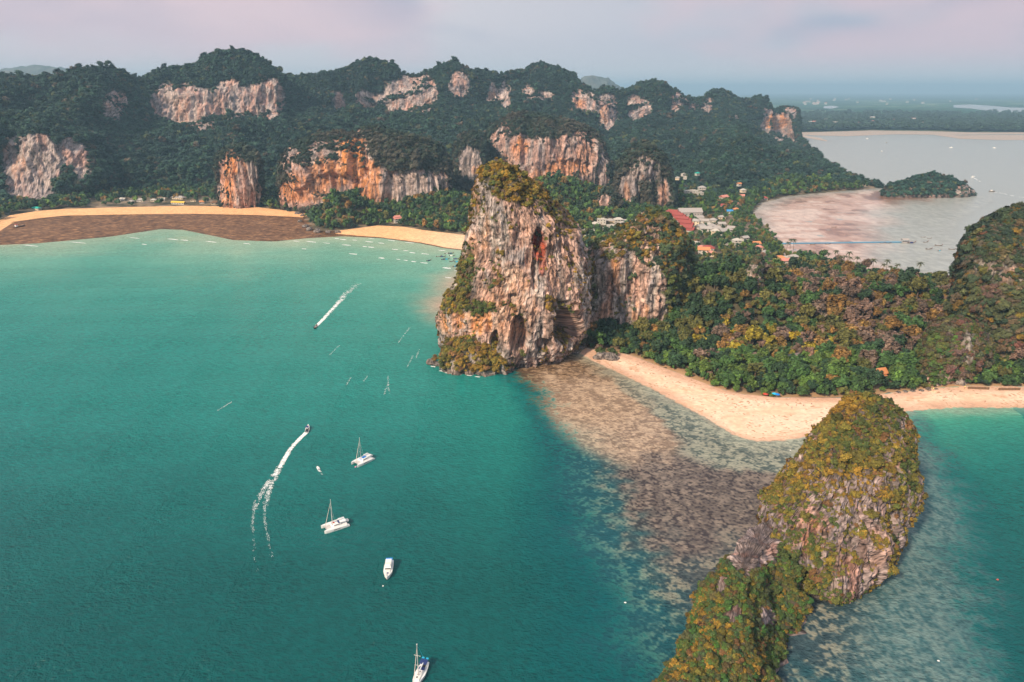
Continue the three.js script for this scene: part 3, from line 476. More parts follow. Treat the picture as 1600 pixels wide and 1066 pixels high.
farHill([[895, 150], [910, 120], [922, 118], [938, 121], [950, 122], [965, 134], [990, 150]], 7400, 'blue hill showing through the notch in the middle of the ridge', 4);

// ---------- rocks ----------
const GOLD = [0.27, 0.155, 0.018], OLIVE = [0.15, 0.125, 0.018], GRN = [0.06, 0.085, 0.018], RUST = [0.17, 0.085, 0.03];
const golden = (x, y, z, r) => { const k = fbm(x / 22, y / 22, z / 22, 2) + (r() - 0.5) * 0.8; let c = k > 0 ? mix3(OLIVE, GOLD, ss(0, 0.5, k)) : mix3(OLIVE, GRN, ss(0, -0.45, k)); if (r() < 0.1) c = RUST; const t = 0.7 + r() * 0.7; return c.map(v => v * t); };
const dusky = (x, y, z, r) => { const k = fbm(x / 30, y / 30, z / 30, 2) + (r() - 0.5) * 0.8; let c = k > 0.2 ? [0.075, 0.085, 0.03] : k > -0.2 ? [0.045, 0.07, 0.03] : [0.03, 0.055, 0.03]; if (r() < 0.1) c = [0.12, 0.085, 0.045]; const t = 0.7 + r() * 0.6; return c.map(v => v * t); };
function rock(name, label, rows, o, res, scat) {
  const t = thing(name, label, 'rock', null, null);
  const sf = rockSurface(res[0], res[1], loft(rows, o), true, o);
  part('rock_face', sf.g, rockMat, t);
  for (const [k, [per, rad, pal, protos, lean, hf]] of scat.entries()) instances('shrubs', protos, scatterOn(sf, 100 + k + rows.length * 7, per, rad, pal, lean, hf), t, 5 + k);
  return t;
}
const cap = (lo, hi) => n => ss(lo, hi, n.y);
{ // the tall tower
  const V = [[800, 282, 66, 22, 1, 0.42], [765, 266, 24, 16, 1], [868, 318, 30, 22, 0.6, 0.9], [892, 350, 12, 24, 0.5], [728, 430, 13, 46, 1, 0.15], [710, 470, 22, 22, 1], [752, 482, 26, 12, 0.8], [765, 440, 8, 10, 0.6], [742, 310, 6, 40, 0.4], [905, 440, 8, 40, 0.25], [862, 475, 14, 10, 0.5], [790, 300, 10, 12, 0.8], [775, 340, 6, 10, 0.5], [780, 395, 5, 4, 0.8], [800, 310, 40, 6, 0.8, 0.35]];
  const veg = (x, y, n, p, f) => { const k = fbm(p.x / 9, p.y / 9, p.z / 9, 3); if (!f) return 0.5; return clamp(Math.max(ell(V, x + k * 9, y + k * 9) * 1.1, ss(0.42, 0.75, n.y) * 0.8 * ss(-0.2, 0.3, k), ss(0.32, 0.5, k) * 0.28) - 0.05); };
  const tower = rock('rock_tower', 'tallest near limestone tower, pink and grey with a red cave and golden scrub on top', [[560, 690, 872, 525, 38], [545, 690, 890, 525, 42], [530, 689, 908, 525, 46], [505, 688, 918, 525, 47], [480, 692, 918, 525, 46], [460, 702, 917, 526, 45], [440, 714, 915, 527, 43], [420, 722, 913, 528, 42], [400, 728, 910, 529, 40], [380, 733, 906, 530, 39], [360, 735, 901, 530, 38], [340, 738, 884, 530, 35], [320, 742, 866, 530, 31], [300, 747, 844, 530, 27], [285, 753, 824, 530, 23], [273, 759, 806, 530, 18], [265, 765, 793, 530, 13], [260, 771, 785, 530, 8]],
    { ex: 2.25, amp: 1, big: 8, bigLen: 34, veg, tide: 3, girth: 330, warm: 0.2, streak: 0.12, orange: 0.2, red: [[843, 384, 10, 26, 1], [846, 410, 6, 20, 0.7]], hot: [[735, 505, 45, 20, 1], [760, 560, 20, 8, 0.5], [760, 360, 8, 40, 0.5], [800, 470, 40, 60, 0.45], [740, 400, 8, 40, 0.4], [745, 315, 6, 20, 0.4]], dents: [[842, 376, 10, 19, 10], [836, 420, 5, 40, 5], [888, 512, 26, 30, 26], [812, 524, 15, 30, 15], [772, 532, 7, 15, 10], [802, 470, 10, 12, 5], [880, 480, 26, 12, 4], [850, 540, 14, 10, 6]] }, [420, 230], [[5, 2.0, golden, SHRUB, 0.5, 1.0]]);
  const ft = rockSurface(150, 60, loft([[578, 690, 798, 486, 19], [565, 690, 796, 487, 20], [552, 693, 792, 489, 20], [540, 700, 786, 492, 18], [530, 710, 778, 495, 14]], {}), true, { amp: 0.7, big: 6, bigLen: 16, tide: 2.5, girth: 120, warm: 0.1, hot: [[790, 545, 10, 20, 0.4]], veg: (x, y, n, p, f) => { const k = fbm(p.x / 7, p.y / 7, p.z / 7, 3); return clamp(ss(0.0, 0.4, n.y + k * 0.6) * ss(1.5, 5, p.y)); } });
  part('rock_foot', ft.g, rockMat, tower); instances('shrubs', SHRUB, scatterOn(ft, 9, 5, 2.3, golden, 0.6), tower, 41);
}
rock('rock_tower', 'second limestone rock with two humps, standing right behind the tallest tower above the beach wood', [[506, 920, 1074, 600, 38], [480, 917, 1077, 600, 42], [450, 915, 1079, 600, 43], [420, 915, 1079, 600, 43], [398, 918, 1077, 601, 41], [384, 926, 1075, 602, 38], [372, 942, 1073, 603, 35], [364, 958, 1062, 604, 31], [352, 978, 1054, 606, 27], [342, 992, 1046, 607, 22], [335, 1002, 1038, 608, 16], [331, 1010, 1030, 608, 10]],
  { ex: 2.4, amp: 0.95, big: 10, bigLen: 30, girth: 250, warm: 0.02, orange: 0.1, hot: [[962, 430, 6, 30, 0.7], [1000, 490, 20, 14, 0.6], [950, 490, 14, 14, 0.4]], dents: [[963, 505, 6, 10, 7], [985, 420, 6, 60, 4], [1000, 360, 14, 10, -4]],
    veg: (x, y, n, p, f) => { const k = fbm(p.x / 10, p.y / 10, p.z / 10, 3); if (!f) return 0.7; const rk = ell([[965, 442, 60, 88, 1.3], [1002, 394, 34, 60, 1.3], [1010, 465, 32, 58, 1.2], [975, 395, 44, 16, 1], [938, 405, 20, 44, 1.1]], x + k * 12, y + k * 10); return clamp(Math.max(1.05 - rk * 1.9, ss(0.55, 0.7, n.y) * 0.9, ell([[990, 372, 12, 14, 0.8]], x + k * 8, y), ss(0.3, 0.5, k) * 0.3)); } }, [280, 150], [[7, 2.7, (x, y, z, r) => r() < 0.55 ? dusky(x, y, z, r).map(v => v * 1.25) : golden(x, y, z, r), SHRUB, 0.6, 1.1]]);
{ // nearest rock
  const V = [[1360, 640, 50, 40, 1], [1300, 690, 34, 60, 1, 0.3], [1340, 705, 60, 45, 0.9], [1225, 760, 40, 40, 1], [1410, 750, 30, 56, 0.75], [1280, 880, 36, 40, 0.8], [1310, 745, 36, 18, 0.45], [1290, 930, 40, 20, 0.8], [1230, 870, 26, 50, 0.7], [1425, 720, 20, 50, 0.7]];
  const veg = (x, y, n, p, f) => { const k = fbm(p.x / 5, p.y / 5, p.z / 5, 3); if (!f) return 0.8; return clamp(Math.max(ell(V, x + k * 22, y + k * 22) * (0.95 + k * 1.3), ss(0.62, 0.85, n.y) * 0.8, ss(0.2, 0.5, k) * 0.3) - 0.1); };
  rock('rock_tower', 'nearest rock at lower right, steep and overhanging the water, covered in golden scrub', [[940, 1268, 1302, 240, 6], [915, 1238, 1344, 243, 11], [885, 1214, 1384, 246, 17], [850, 1194, 1412, 252, 22], [805, 1184, 1430, 261, 25], [770, 1192, 1434, 267, 25], [742, 1220, 1431, 271, 24], [710, 1252, 1427, 275, 22], [682, 1272, 1419, 279, 20], [660, 1286, 1408, 283, 17], [643, 1299, 1396, 286, 14], [630, 1312, 1382, 288, 10], [622, 1325, 1368, 290, 6]],
    { ex: 2.05, cs: 0.72, vy: 0.6, amp: 0.95, big: 7, bigLen: 17, girth: 150, veg, warm: -0.15, orange: 0.05, tint: [0.74, 0.68, 0.72], streak: 0.1, tide: 2, hot: [[1260, 830, 30, 40, 0.4], [1370, 860, 30, 30, 0.35], [1300, 880, 30, 30, 0.3]], pale: [[1300, 760, 60, 40, 0.6], [1340, 830, 50, 50, 0.5]], dents: [[1330, 750, 10, 40, 3], [1250, 900, 18, 18, 3], [1400, 820, 10, 40, 3]] }, [400, 240], [[1.05, 0.9, golden, SHRUB, 0.5, 1.0], [14, 1.8, golden, SHRUB, 0.7, 1.25]]);
  rock('rock_ridge', 'low overgrown rock ridge at the bottom edge leading up to the nearest rock', [[1012, 1068, 1240, 205, 66], [990, 1078, 1228, 205, 64], [970, 1088, 1216, 207, 60], [948, 1100, 1206, 209, 54], [928, 1113, 1198, 211, 46], [908, 1128, 1194, 214, 36], [896, 1142, 1180, 217, 22]],
    { ex: 2.2, cs: 0.7, amp: 0.75, big: 9, bigLen: 13, girth: 150, shear: 0.62, tide: 1.2, warm: -0.15, tint: [0.78, 0.72, 0.75], veg: (x, y, n, p, f) => { const k = fbm(p.x / 5, p.y / 5, p.z / 5, 3); return clamp(1 - ell([[1185, 845, 30, 40, 1.2], [1165, 862, 26, 34, 1], [1150, 960, 12, 15, 1], [1200, 965, 11, 14, 0.9], [1195, 830, 26, 24, 1.1], [1160, 1010, 10, 8, 0.8], [1130, 915, 8, 14, 0.7]], x + k * 8, y + k * 8) * 1.5 + k * 0.25) * ss(0.8, 2.5, p.y); } }, [260, 130], [[1.5, 1.25, (x, y, z, r) => r() < 0.36 ? golden(x, y, z, r).map(v => v * 0.85) : [0.06, 0.085, 0.02].map(v => v * (0.7 + 0.9 * r())), SHRUB, 0.7, 1.1]]);
}
const greenRock = (x, y, z, r) => r() < 0.12 ? golden(x, y, z, r).map(v => v * 0.7) : dusky(x, y, z, r);
rock('rock_hill', 'large overgrown rock cut off by the right edge of the picture', [[556, 1494, 1780, 540, 56], [500, 1494, 1780, 540, 62], [440, 1496, 1770, 542, 64], [405, 1503, 1760, 545, 62], [380, 1511, 1745, 548, 58], [362, 1518, 1725, 550, 48], [351, 1534, 1700, 552, 36], [346, 1552, 1670, 553, 22]],
  { ex: 2.4, amp: 1, big: 10, bigLen: 40, girth: 330, veg: (x, y, n, p, f) => { const k = fbm(p.x / 12, p.y / 12, p.z / 12, 3); return clamp(1.0 - ell([[1560, 425, 34, 18, 0.7]], x + k * 20, y + k * 20) * 0.8 + 0.4 * k); } }, [260, 120], [[8, 2.9, (x, y, z, r) => { const k = fbm(x / 25, y / 20, z / 25, 2); return k > 0.15 && r() < 0.35 ? [0.13, 0.085, 0.045].map(v => v * (0.7 + 0.6 * r())) : greenRock(x, y, z, r); }, SHRUB, 0.5, 1]]);
rock('rock_hill', 'rounded green and brown rock standing at the back of the beach near the right edge', [[590, 1438, 1546, 470, 20], [560, 1438, 1545, 470, 22], [535, 1444, 1540, 471, 22], [518, 1454, 1530, 472, 19], [507, 1466, 1516, 473, 13], [503, 1478, 1502, 473, 7]],
  { ex: 2.2, amp: 0.7, big: 5, bigLen: 20, girth: 130, warm: -0.05, veg: (x, y, n, p, f) => { const k = fbm(p.x / 8, p.y / 8, p.z / 8, 3); return clamp(1.0 - ell([[1490, 598, 60, 10, 1.2], [1515, 550, 14, 30, 0.5]], x + k * 9, y + k * 9) * 1.2 + 0.3 * k); } }, [170, 80], [[5, 2.1, (x, y, z, r) => x > 305 && r() < 0.6 ? [0.13, 0.09, 0.05].map(v => v * (0.7 + 0.6 * r())) : [0.075, 0.095, 0.022].map(v => v * (0.6 + 0.8 * r())), SHRUB, 0.5, 1]]);
rock('rock_outcrop', 'narrow pinkish rock outcrop rising out of the wooded hill right of the second rock', [[490, 1160, 1202, 588, 14], [450, 1162, 1199, 588, 14], [425, 1166, 1195, 589, 12], [410, 1171, 1190, 590, 8], [403, 1176, 1185, 590, 4]], { ex: 2.2, amp: 0.7, big: 4, bigLen: 15, girth: 90, warm: 0.15, veg: (x, y, n, p) => clamp(ss(0.3, 0.7, n.y) + ss(0.1, 0.4, fbm(p.x / 6, p.y / 6, p.z / 6, 2)) * 0.6) }, [110, 80], [[6, 2.2, dusky, SHRUB, 0.5, 1]]);
const scrub = (x, y, z, r) => { if (x > 500) return hillTone(x, y, z, r).map(v => v * 1.3); const k = fbm(x / 60, y / 50, z / 60, 3) + (r() - 0.5) * 0.5, t = 0.65 + r() * 0.6; return (k > 0.12 ? [0.075, 0.068, 0.05] : k > -0.15 ? [0.042, 0.055, 0.034] : [0.025, 0.05, 0.034]).map(v => v * t); };
const far = (label, rows, o, res = [220, 80]) => rock('rock_massif', label, rows, { ex: 2.5, cs: 1.7, amp: 1.15, vy: 0.4, tint: [0.86, 0.82, 0.84], big: 16, bigLen: 70, soil: [0.04, 0.045, 0.03], ...o }, res, [[13, 3.2, scrub, FAR, 0.55, 0.9]]);
const wall = (list, top = 0.45) => (x, y, n, p, f) => { const k = fbm(p.x / 22, p.y / 26, p.z / 22, 3); if (!f) return 0.9; return clamp(Math.max(1.0 - ell(list, x + k * 8, y + k * 7) * 2.3, ss(top, top + 0.3, n.y) * 0.9)); };
far('squat rock with an orange left face, at the right end of the far left beach', [[324, 345, 411, 1260, 34], [300, 343, 411, 1260, 36], [270, 342, 411, 1260, 36], [250, 344, 409, 1261, 34], [240, 349, 403, 1263, 28], [234, 357, 394, 1264, 18]], { warm: 0.0, girth: 260, hot: [[358, 285, 12, 46, 1], [380, 265, 8, 16, 0.6]], veg: wall([[362, 285, 20, 46, 1], [385, 290, 22, 36, 0.75], [400, 300, 8, 30, 0.6]]) });
far('broad cliff with a glowing orange scar in its middle, behind the two far beaches', [[326, 438, 706, 1240, 78], [300, 437, 707, 1240, 80], [272, 438, 704, 1240, 80], [252, 442, 698, 1242, 76], [238, 456, 690, 1245, 70], [226, 474, 672, 1250, 60], [216, 500, 648, 1255, 48], [209, 530, 620, 1260, 34], [205, 552, 600, 1262, 20]],
  { girth: 700, warm: 0.05, orange: 0.15, hot: [[546, 226, 16, 22, 1.2], [553, 245, 22, 48, 1.3, -0.25], [570, 280, 24, 40, 1, -0.3], [520, 270, 34, 24, 0.9], [470, 300, 36, 18, 0.9], [600, 305, 14, 26, 0.6], [450, 285, 12, 20, 0.6]], pale: [[645, 290, 50, 20, 0.9]], dents: [[560, 255, 16, 50, 14], [520, 290, 40, 20, 10], [470, 275, 20, 24, -8], [640, 240, 40, 24, -12], [610, 300, 10, 40, 10]],
    veg: wall([[548, 228, 22, 28, 1.2], [553, 255, 28, 54, 1.2, -0.2], [510, 280, 46, 30, 1], [470, 305, 40, 20, 1], [600, 300, 36, 34, 1], [655, 292, 46, 24, 1], [455, 250, 16, 26, 0.55], [500, 240, 18, 20, 0.5], [690, 290, 12, 20, 0.8]], 0.55) }, [420, 120]);
far('dark grey rock between the orange scarred cliff and the wide cliff behind the tower', [[305, 708, 770, 1400, 40], [260, 708, 766, 1400, 42], [228, 714, 761, 1402, 38], [214, 723, 752, 1404, 28], [208, 732, 744, 1405, 16]], { warm: -0.2, girth: 300, hot: [[745, 262, 6, 8, 0.6]], veg: wall([[735, 255, 18, 24, 0.65], [746, 264, 8, 10, 0.8]]) }, [140, 70]);
far('wide reddish cliff massif directly behind the top of the tallest tower', [[298, 756, 960, 1480, 78], [252, 758, 954, 1480, 82], [224, 761, 946, 1482, 80], [208, 767, 932, 1486, 72], [197, 776, 908, 1490, 60], [189, 786, 875, 1494, 44], [185, 796, 850, 1496, 28]],
  { girth: 620, warm: 0.12, orange: 0.1, hot: [[812, 232, 14, 14, 0.8], [890, 265, 36, 12, 0.8], [850, 278, 30, 10, 0.6], [915, 245, 16, 20, 0.4], [800, 250, 14, 8, 0.5]], dents: [[825, 225, 12, 60, 14], [890, 262, 40, 14, 8], [870, 215, 8, 40, 10], [925, 225, 8, 40, 8]],
    veg: wall([[810, 235, 22, 26, 0.9], [850, 255, 40, 36, 0.8], [905, 250, 42, 40, 0.95], [890, 280, 50, 14, 0.9], [930, 260, 18, 40, 0.7], [785, 215, 14, 24, 0.5]], 0.6) }, [360, 110]);
far('dark hump backed rock overlooking the village right of the wide cliff', [[326, 954, 1054, 1240, 42], [290, 957, 1051, 1240, 46], [262, 962, 1047, 1241, 46], [244, 971, 1038, 1243, 40], [233, 984, 1024, 1245, 30], [227, 997, 1013, 1246, 18]], { warm: -0.12, girth: 340, hot: [[978, 305, 4, 24, 0.6], [1035, 305, 8, 20, 0.5]], dents: [[1000, 300, 6, 40, 10], [1022, 290, 6, 40, 8]], veg: wall([[978, 305, 8, 26, 0.9], [1010, 265, 20, 20, 0.4], [1036, 302, 10, 22, 0.8], [992, 285, 12, 22, 0.42]]) }, [200, 90]);
far('small pale rock face among the trees between the wide cliff and the village', [[332, 934, 968, 1120, 14], [318, 935, 968, 1120, 16], [307, 938, 964, 1121, 14], [301, 943, 958, 1122, 8]], { cs: 1.4, big: 5, bigLen: 25, girth: 90, warm: 0.2, veg: wall([[944, 318, 12, 14, 1]]) }, [80, 40]);
far('low wooded islet with a rocky tip off the headland in the far bay', [[307, 1378, 1525, 1400, 40], [299, 1381, 1521, 1400, 42], [291, 1390, 1512, 1402, 38], [285, 1408, 1496, 1404, 30], [279, 1428, 1476, 1406, 20], [276, 1440, 1465, 1407, 10]], { cs: 1.6, big: 8, bigLen: 50, amp: 0.8, girth: 420, tide: 4, veg: (x, y, n, p, f) => clamp(1.2 - ell([[1510, 298, 18, 10, 1], [1450, 308, 60, 4, 1]], x, y)) }, [200, 60]);

// ---------- houses ----------
function onRange(px, py) { // a point on the slope of the range
  let i = 0; while (i < COLS.length - 2 && COLS[i + 1][0] < px) i++; const A = COLS[i], C = COLS[i + 1], t = (px - A[0]) / (C[0] - A[0]);
  for (let j = 1; j < 6; j++) { const y0 = mix(A[j][0], C[j][0], t), y1 = mix(A[j + 1][0], C[j + 1][0], t); if (py <= y0 && py >= y1) { const p = P(px, py, mix(mix(A[j][1], C[j][1], t), mix(A[j + 1][1], C[j + 1][1], t), (y0 - py) / (y0 - y1))); p.y += 9; return p; } }
  return onLand(px, py);
}
const houses = [];                                   // [x, z, radius] kept clear of trees
const M = {
  white: std([0.5, 0.46, 0.41], 0.8), cream: std([0.68, 0.55, 0.40], 0.85), glass: phys({ color: new THREE.Color(0.03, 0.04, 0.05), roughness: 0.15 }), wood: std([0.20, 0.11, 0.06], 0.8), thatch: std([0.16, 0.11, 0.07], 1),
  red: std([0.3, 0.06, 0.05], 0.75), pink: std([0.62, 0.25, 0.20], 0.8), orange: std([0.60, 0.24, 0.10], 0.8), grey: std([0.38, 0.34, 0.32], 0.85), pale: std([0.38, 0.35, 0.33], 0.8), blue: std([0.05, 0.28, 0.62], 0.6), teal: std([0.02, 0.42, 0.34], 0.6), yellow: std([0.8, 0.5, 0.06], 0.7), dark: std([0.06, 0.05, 0.05], 0.8), slate: std([0.20, 0.15, 0.15], 0.85), steel: std([0.55, 0.57, 0.6], 0.35, { metalness: 0.8 }),
};
const COLN = { red: 'red', pink: 'pinkish', orange: 'orange', grey: 'grey', pale: 'pale', blue: 'blue', teal: 'turquoise', thatch: 'brown thatched', white: 'white', slate: 'dark grey', yellow: 'yellow', wood: 'brown', dark: 'dark' };
function gable(w, d, rise, over, hip) {
  const W2 = w / 2 + over, D2 = d / 2 + over, r = hip ? W2 - Math.min(D2, W2 * 0.8) : W2, y = -0.25, T = 0.22;
  const v = (o) => [[-W2, y + o, D2], [W2, y + o, D2], [W2, y + o, -D2], [-W2, y + o, -D2], [-r, rise + o, 0], [r, rise + o, 0]];
  const a = v(T), b = v(0), f = [[0, 1, 5], [0, 5, 4], [2, 3, 4], [2, 4, 5], [1, 2, 5], [3, 0, 4]], pos = [];
  for (const t of f) for (const k of t) pos.push(...a[k]);
  for (const t of f) for (const k of t.slice().reverse()) pos.push(...b[k]);
  for (const [i, j] of [[0, 1], [1, 2], [2, 3], [3, 0]]) pos.push(...b[i], ...b[j], ...a[j], ...b[i], ...a[j], ...a[i]);
  const g = new THREE.BufferGeometry(); g.setAttribute('position', new THREE.Float32BufferAttribute(pos, 3)); g.setAttribute('uv', new THREE.Float32BufferAttribute(new Float32Array(pos.length / 3 * 2), 2)); g.computeVertexNormals(); return g;
}
const bx = (w, h, d, x = 0, y = 0, z = 0) => { const g = new THREE.BoxGeometry(w, h, d); g.translate(x, y, z); return g; };
function house(px, py, w, d, h, roof, wall, turn, label, o = {}) {
  const p = px > 1040 && px < 1205 && py < 322 ? onRange(px, py) : onLand(px, py), t = thing(o.name || 'house', label, o.cat || 'house', o.group, p); t.rotation.y = turn;
  houses.push([p.x, p.z, Math.hypot(w, d) / 2 + 2]);
  part('wall', bx(w, h + 1.5, d, 0, h / 2 - 0.75, 0), M[wall], t);
  const rise = o.rise || Math.min(w, d) * 0.32;
  const rf = part('roof', o.flat ? bx(w + 0.8, 0.5, d + 0.8, 0, 0.28, 0) : gable(w, d, rise, o.over || 0.9, o.hip), M[roof], t); rf.position.y = h;
  if (o.flat) part('parapet', bx(w * 0.4, 1.2, d * 0.4, w * 0.12, 1.15, 0), M[wall], rf);
  const n = Math.max(2, Math.round(w / 5)), st = h > 5 ? 2 : 1;
  for (let s = 0; s < st; s++) for (let k = 0; k < n; k++) { const x = (k + 0.5) / n * w - w / 2; if (s === 0 && k === (n >> 1)) { part('door', bx(1.1, 2.2, 0.1, x, 1.1, d / 2 + 0.04), M.wood, t); continue; } part('window', bx(1.5, 1.3, 0.1, x, 1.7 + s * 3, d / 2 + 0.04), M.glass, t); }
  part('window', bx(0.1, 1.3, 1.5, w / 2 + 0.04, 1.7, 0), M.glass, t);
  if (o.tier) { const u = part('upper_roof', gable(w * 0.7, d * 0.55, rise * 0.8, 0.7, false), M[roof], t); u.position.y = h + rise * 0.75; }
  if (o.porch) { part('porch_roof', bx(w * 0.6, 0.2, 2.6, 0, h * 0.8, d / 2 + 1.4), M[roof], t); for (const s of [-1, 1]) part('post', bx(0.18, h * 0.8, 0.18, s * w * 0.27, h * 0.4, d / 2 + 2.5), M.wood, t); }
  return t;
}
// in the wood behind the beach
house(1237, 563, 11, 6.5, 3.4, 'slate', 'white', 0.35, 'long white bungalow with a dark grey roof among the trees behind the beach', { porch: true });
house(1267, 587, 5, 4.5, 3.6, 'pale', 'cream', -0.2, 'small pale hut with a bluish vent on its roof in the beach wood', {});
house(1373, 589, 8, 6, 3.8, 'orange', 'cream', 0.3, 'brick red roofed cottage with two gable windows near the right of the beach wood', { rise: 3.2, porch: true });
house(1226, 590, 4, 4, 3, 'pink', 'cream', 0.1, 'tiny pink roofed hut nearly hidden by trees left of the pale hut', {});
house(621, 347, 12, 9, 6, 'pink', 'white', 0.5, 'white house with a pink roof between the trees behind the far middle beach', { tier: true });
// village on the neck of land
const redRow = [[1051, 341, 22], [1058, 346, 24], [1066, 352, 26], [1071, 359, 22], [1073, 367, 20]];
redRow.forEach(([x, y, w], i) => house(x, y, w, 12, 8, 'red', 'white', -0.5, `dark red roofed block of the diagonal red village row, ${['farthest of the five', 'second from far end', 'middle of the five', 'second from near end', 'nearest of the five'][i]}`, { group: 'red roofed blocks in the village', tier: true, cat: 'building', name: 'hotel_block' }));
house(1077, 338, 38, 18, 8, 'grey', 'pale', 0.05, 'large hall with a wide grey roof, the biggest roof in the village', { name: 'hall', cat: 'building' });
const where = (x, y) => `${x < 1000 ? 'left village cluster' : x < 1080 ? 'middle of village' : x < 1125 ? 'right of red row' : 'right part of village'}${y < 330 ? ', far up the slope' : y < 350 ? ', rear rows' : y < 372 ? ', front rows' : ', nearest wooded hill'}`;
[[1086, 351, 14, 9, 'pale'], [1100, 348, 15, 9, 'grey'], [1114, 347, 12, 9, 'pale'], [1102, 363, 16, 10, 'pale'], [1120, 360, 14, 9, 'grey'], [1127, 353, 11, 8, 'pale'], [1136, 365, 13, 8, 'grey'], [1092, 343, 13, 8, 'grey'], [1112, 356, 12, 9, 'grey'], [1130, 367, 13, 9, 'pale'], [1107, 354, 10, 8, 'white'], [1094, 357, 14, 9, 'pale'], [1118, 367, 12, 8, 'white'], [1142, 359, 10, 7, 'grey'],
 [930, 353, 11, 8, 'white'], [940, 349, 13, 8, 'white'], [953, 348, 12, 8, 'grey'], [955, 356, 13, 9, 'white'], [966, 349, 13, 8, 'white'], [980, 349, 14, 8, 'pale'], [932, 363, 10, 8, 'white'], [921, 375, 12, 8, 'white'], [914, 364, 8, 7, 'pale'], [945, 361, 9, 7, 'grey'], [972, 355, 9, 7, 'pale'],
 [1085, 383, 13, 9, 'white'], [1106, 391, 16, 9, 'red'], [1099, 397, 14, 9, 'orange'], [1112, 400, 12, 9, 'pink'], [1141, 383, 12, 8, 'pale'], [1151, 382, 10, 8, 'white'], [1181, 384, 10, 8, 'orange'], [1185, 390, 9, 7, 'pink'], [1163, 378, 9, 7, 'pale'], [1095, 390, 8, 7, 'pink'],
 [1130, 318, 16, 10, 'pink'], [1146, 320, 16, 10, 'pink'], [1128, 324, 13, 9, 'red'], [1193, 312, 15, 8, 'red'], [1140, 333, 9, 7, 'blue'], [1128, 342, 11, 7, 'pale'], [1079, 308, 26, 10, 'white'], [1096, 303, 14, 9, 'pale'], [1093, 311, 12, 8, 'white'], [1160, 307, 9, 8, 'white'], [1154, 297, 7, 6, 'orange'], [1089, 280, 9, 6, 'teal'], [1067, 281, 8, 6, 'white'], [1058, 287, 8, 6, 'pale'], [1070, 286, 7, 6, 'white'], [1150, 330, 10, 7, 'orange'], [1158, 316, 9, 7, 'pink'],
 [1218, 407, 13, 8, 'orange'], [1231, 406, 12, 8, 'white'], [1240, 408, 10, 7, 'pale'], [1226, 411, 10, 7, 'pink'], [1195, 398, 9, 7, 'pale'], [908, 378, 8, 6, 'yellow']]
  .forEach(([x, y, w, d, c], i) => { const z = x > 1190 && y > 390 ? 'by the landward pier end' : where(x, y); house(x, y, w, d, y < 345 || i % 3 ? 3.6 : 6.2, c, i % 4 ? 'white' : 'cream', ((i * 37) % 12) / 12 * 1.2 - 0.5, `${COLN[c]} roofed ${w > 13 ? 'long' : w < 10 ? 'small' : 'mid sized'} building, ${z}`, { hip: i % 2 === 0, group: `${COLN[c]} roofed village buildings, ${z}`, flat: c === 'white' && i % 2, cat: 'building', name: 'village_building' }); });
// settlement behind the far left beach
[[193, 314, 13, 8, 'white', 'white long roofed house, leftmost of the row'], [206, 317, 8, 6, 'pale', 'pale small house, second of the row'], [220, 315, 12, 8, 'grey', 'grey roofed house, third of the row'], [240, 315, 9, 6, 'white', 'small white house, fourth of the row'], [253, 314, 10, 7, 'white', 'white house left of the long hall'], [279, 311, 30, 9, 'grey', 'long grey roofed hall, the biggest of the row'], [279, 319, 26, 6, 'yellow', 'low building with a yellow front before the long hall'], [303, 315, 10, 7, 'thatch', 'thatched house right of the long hall'], [316, 318, 8, 6, 'orange', 'small orange roofed house near the squat rock'], [337, 319, 16, 9, 'wood', 'brown roofed house beside the squat rock'], [347, 318, 6, 5, 'yellow', 'tiny yellow roofed hut against the squat rock'], [57, 328, 14, 7, 'teal', 'turquoise roofed shed alone at the left end of the narrow beach']]
  .forEach(([x, y, w, d, c, l], i) => house(x, y, w, d, 3.4, c, i % 2 ? 'cream' : 'white', (i % 5) * 0.2 - 0.4, l + (i < 11 ? ' in the far left beach settlement' : ''), { hip: i % 2 === 1, group: 'houses of the far left beach settlement' }));
// town on the far plain
{ const r = rng(91); for (let k = 0; k < 46; k++) { const px = 1252 + r() * r() * 330, py = k < 30 ? 155 + r() * 9 : 188 + r() * 12, p = G(px, py, 6), w = 18 + r() * 30; const t = thing('distant_building', py < 170 ? 'tiny pale building of the far town near the horizon' : 'tiny pale building among mangroves on the far shore', 'building', py < 170 ? 'buildings of the far town' : 'buildings on the far shore', p); part('wall', bx(w, 12 + r() * 14, 14, 0, 8, 0), M.white, t); const rf = part('roof', gable(w, 14, 5, 1), r() < 0.3 ? M.pink : M.pale, t); rf.position.y = 21; } }

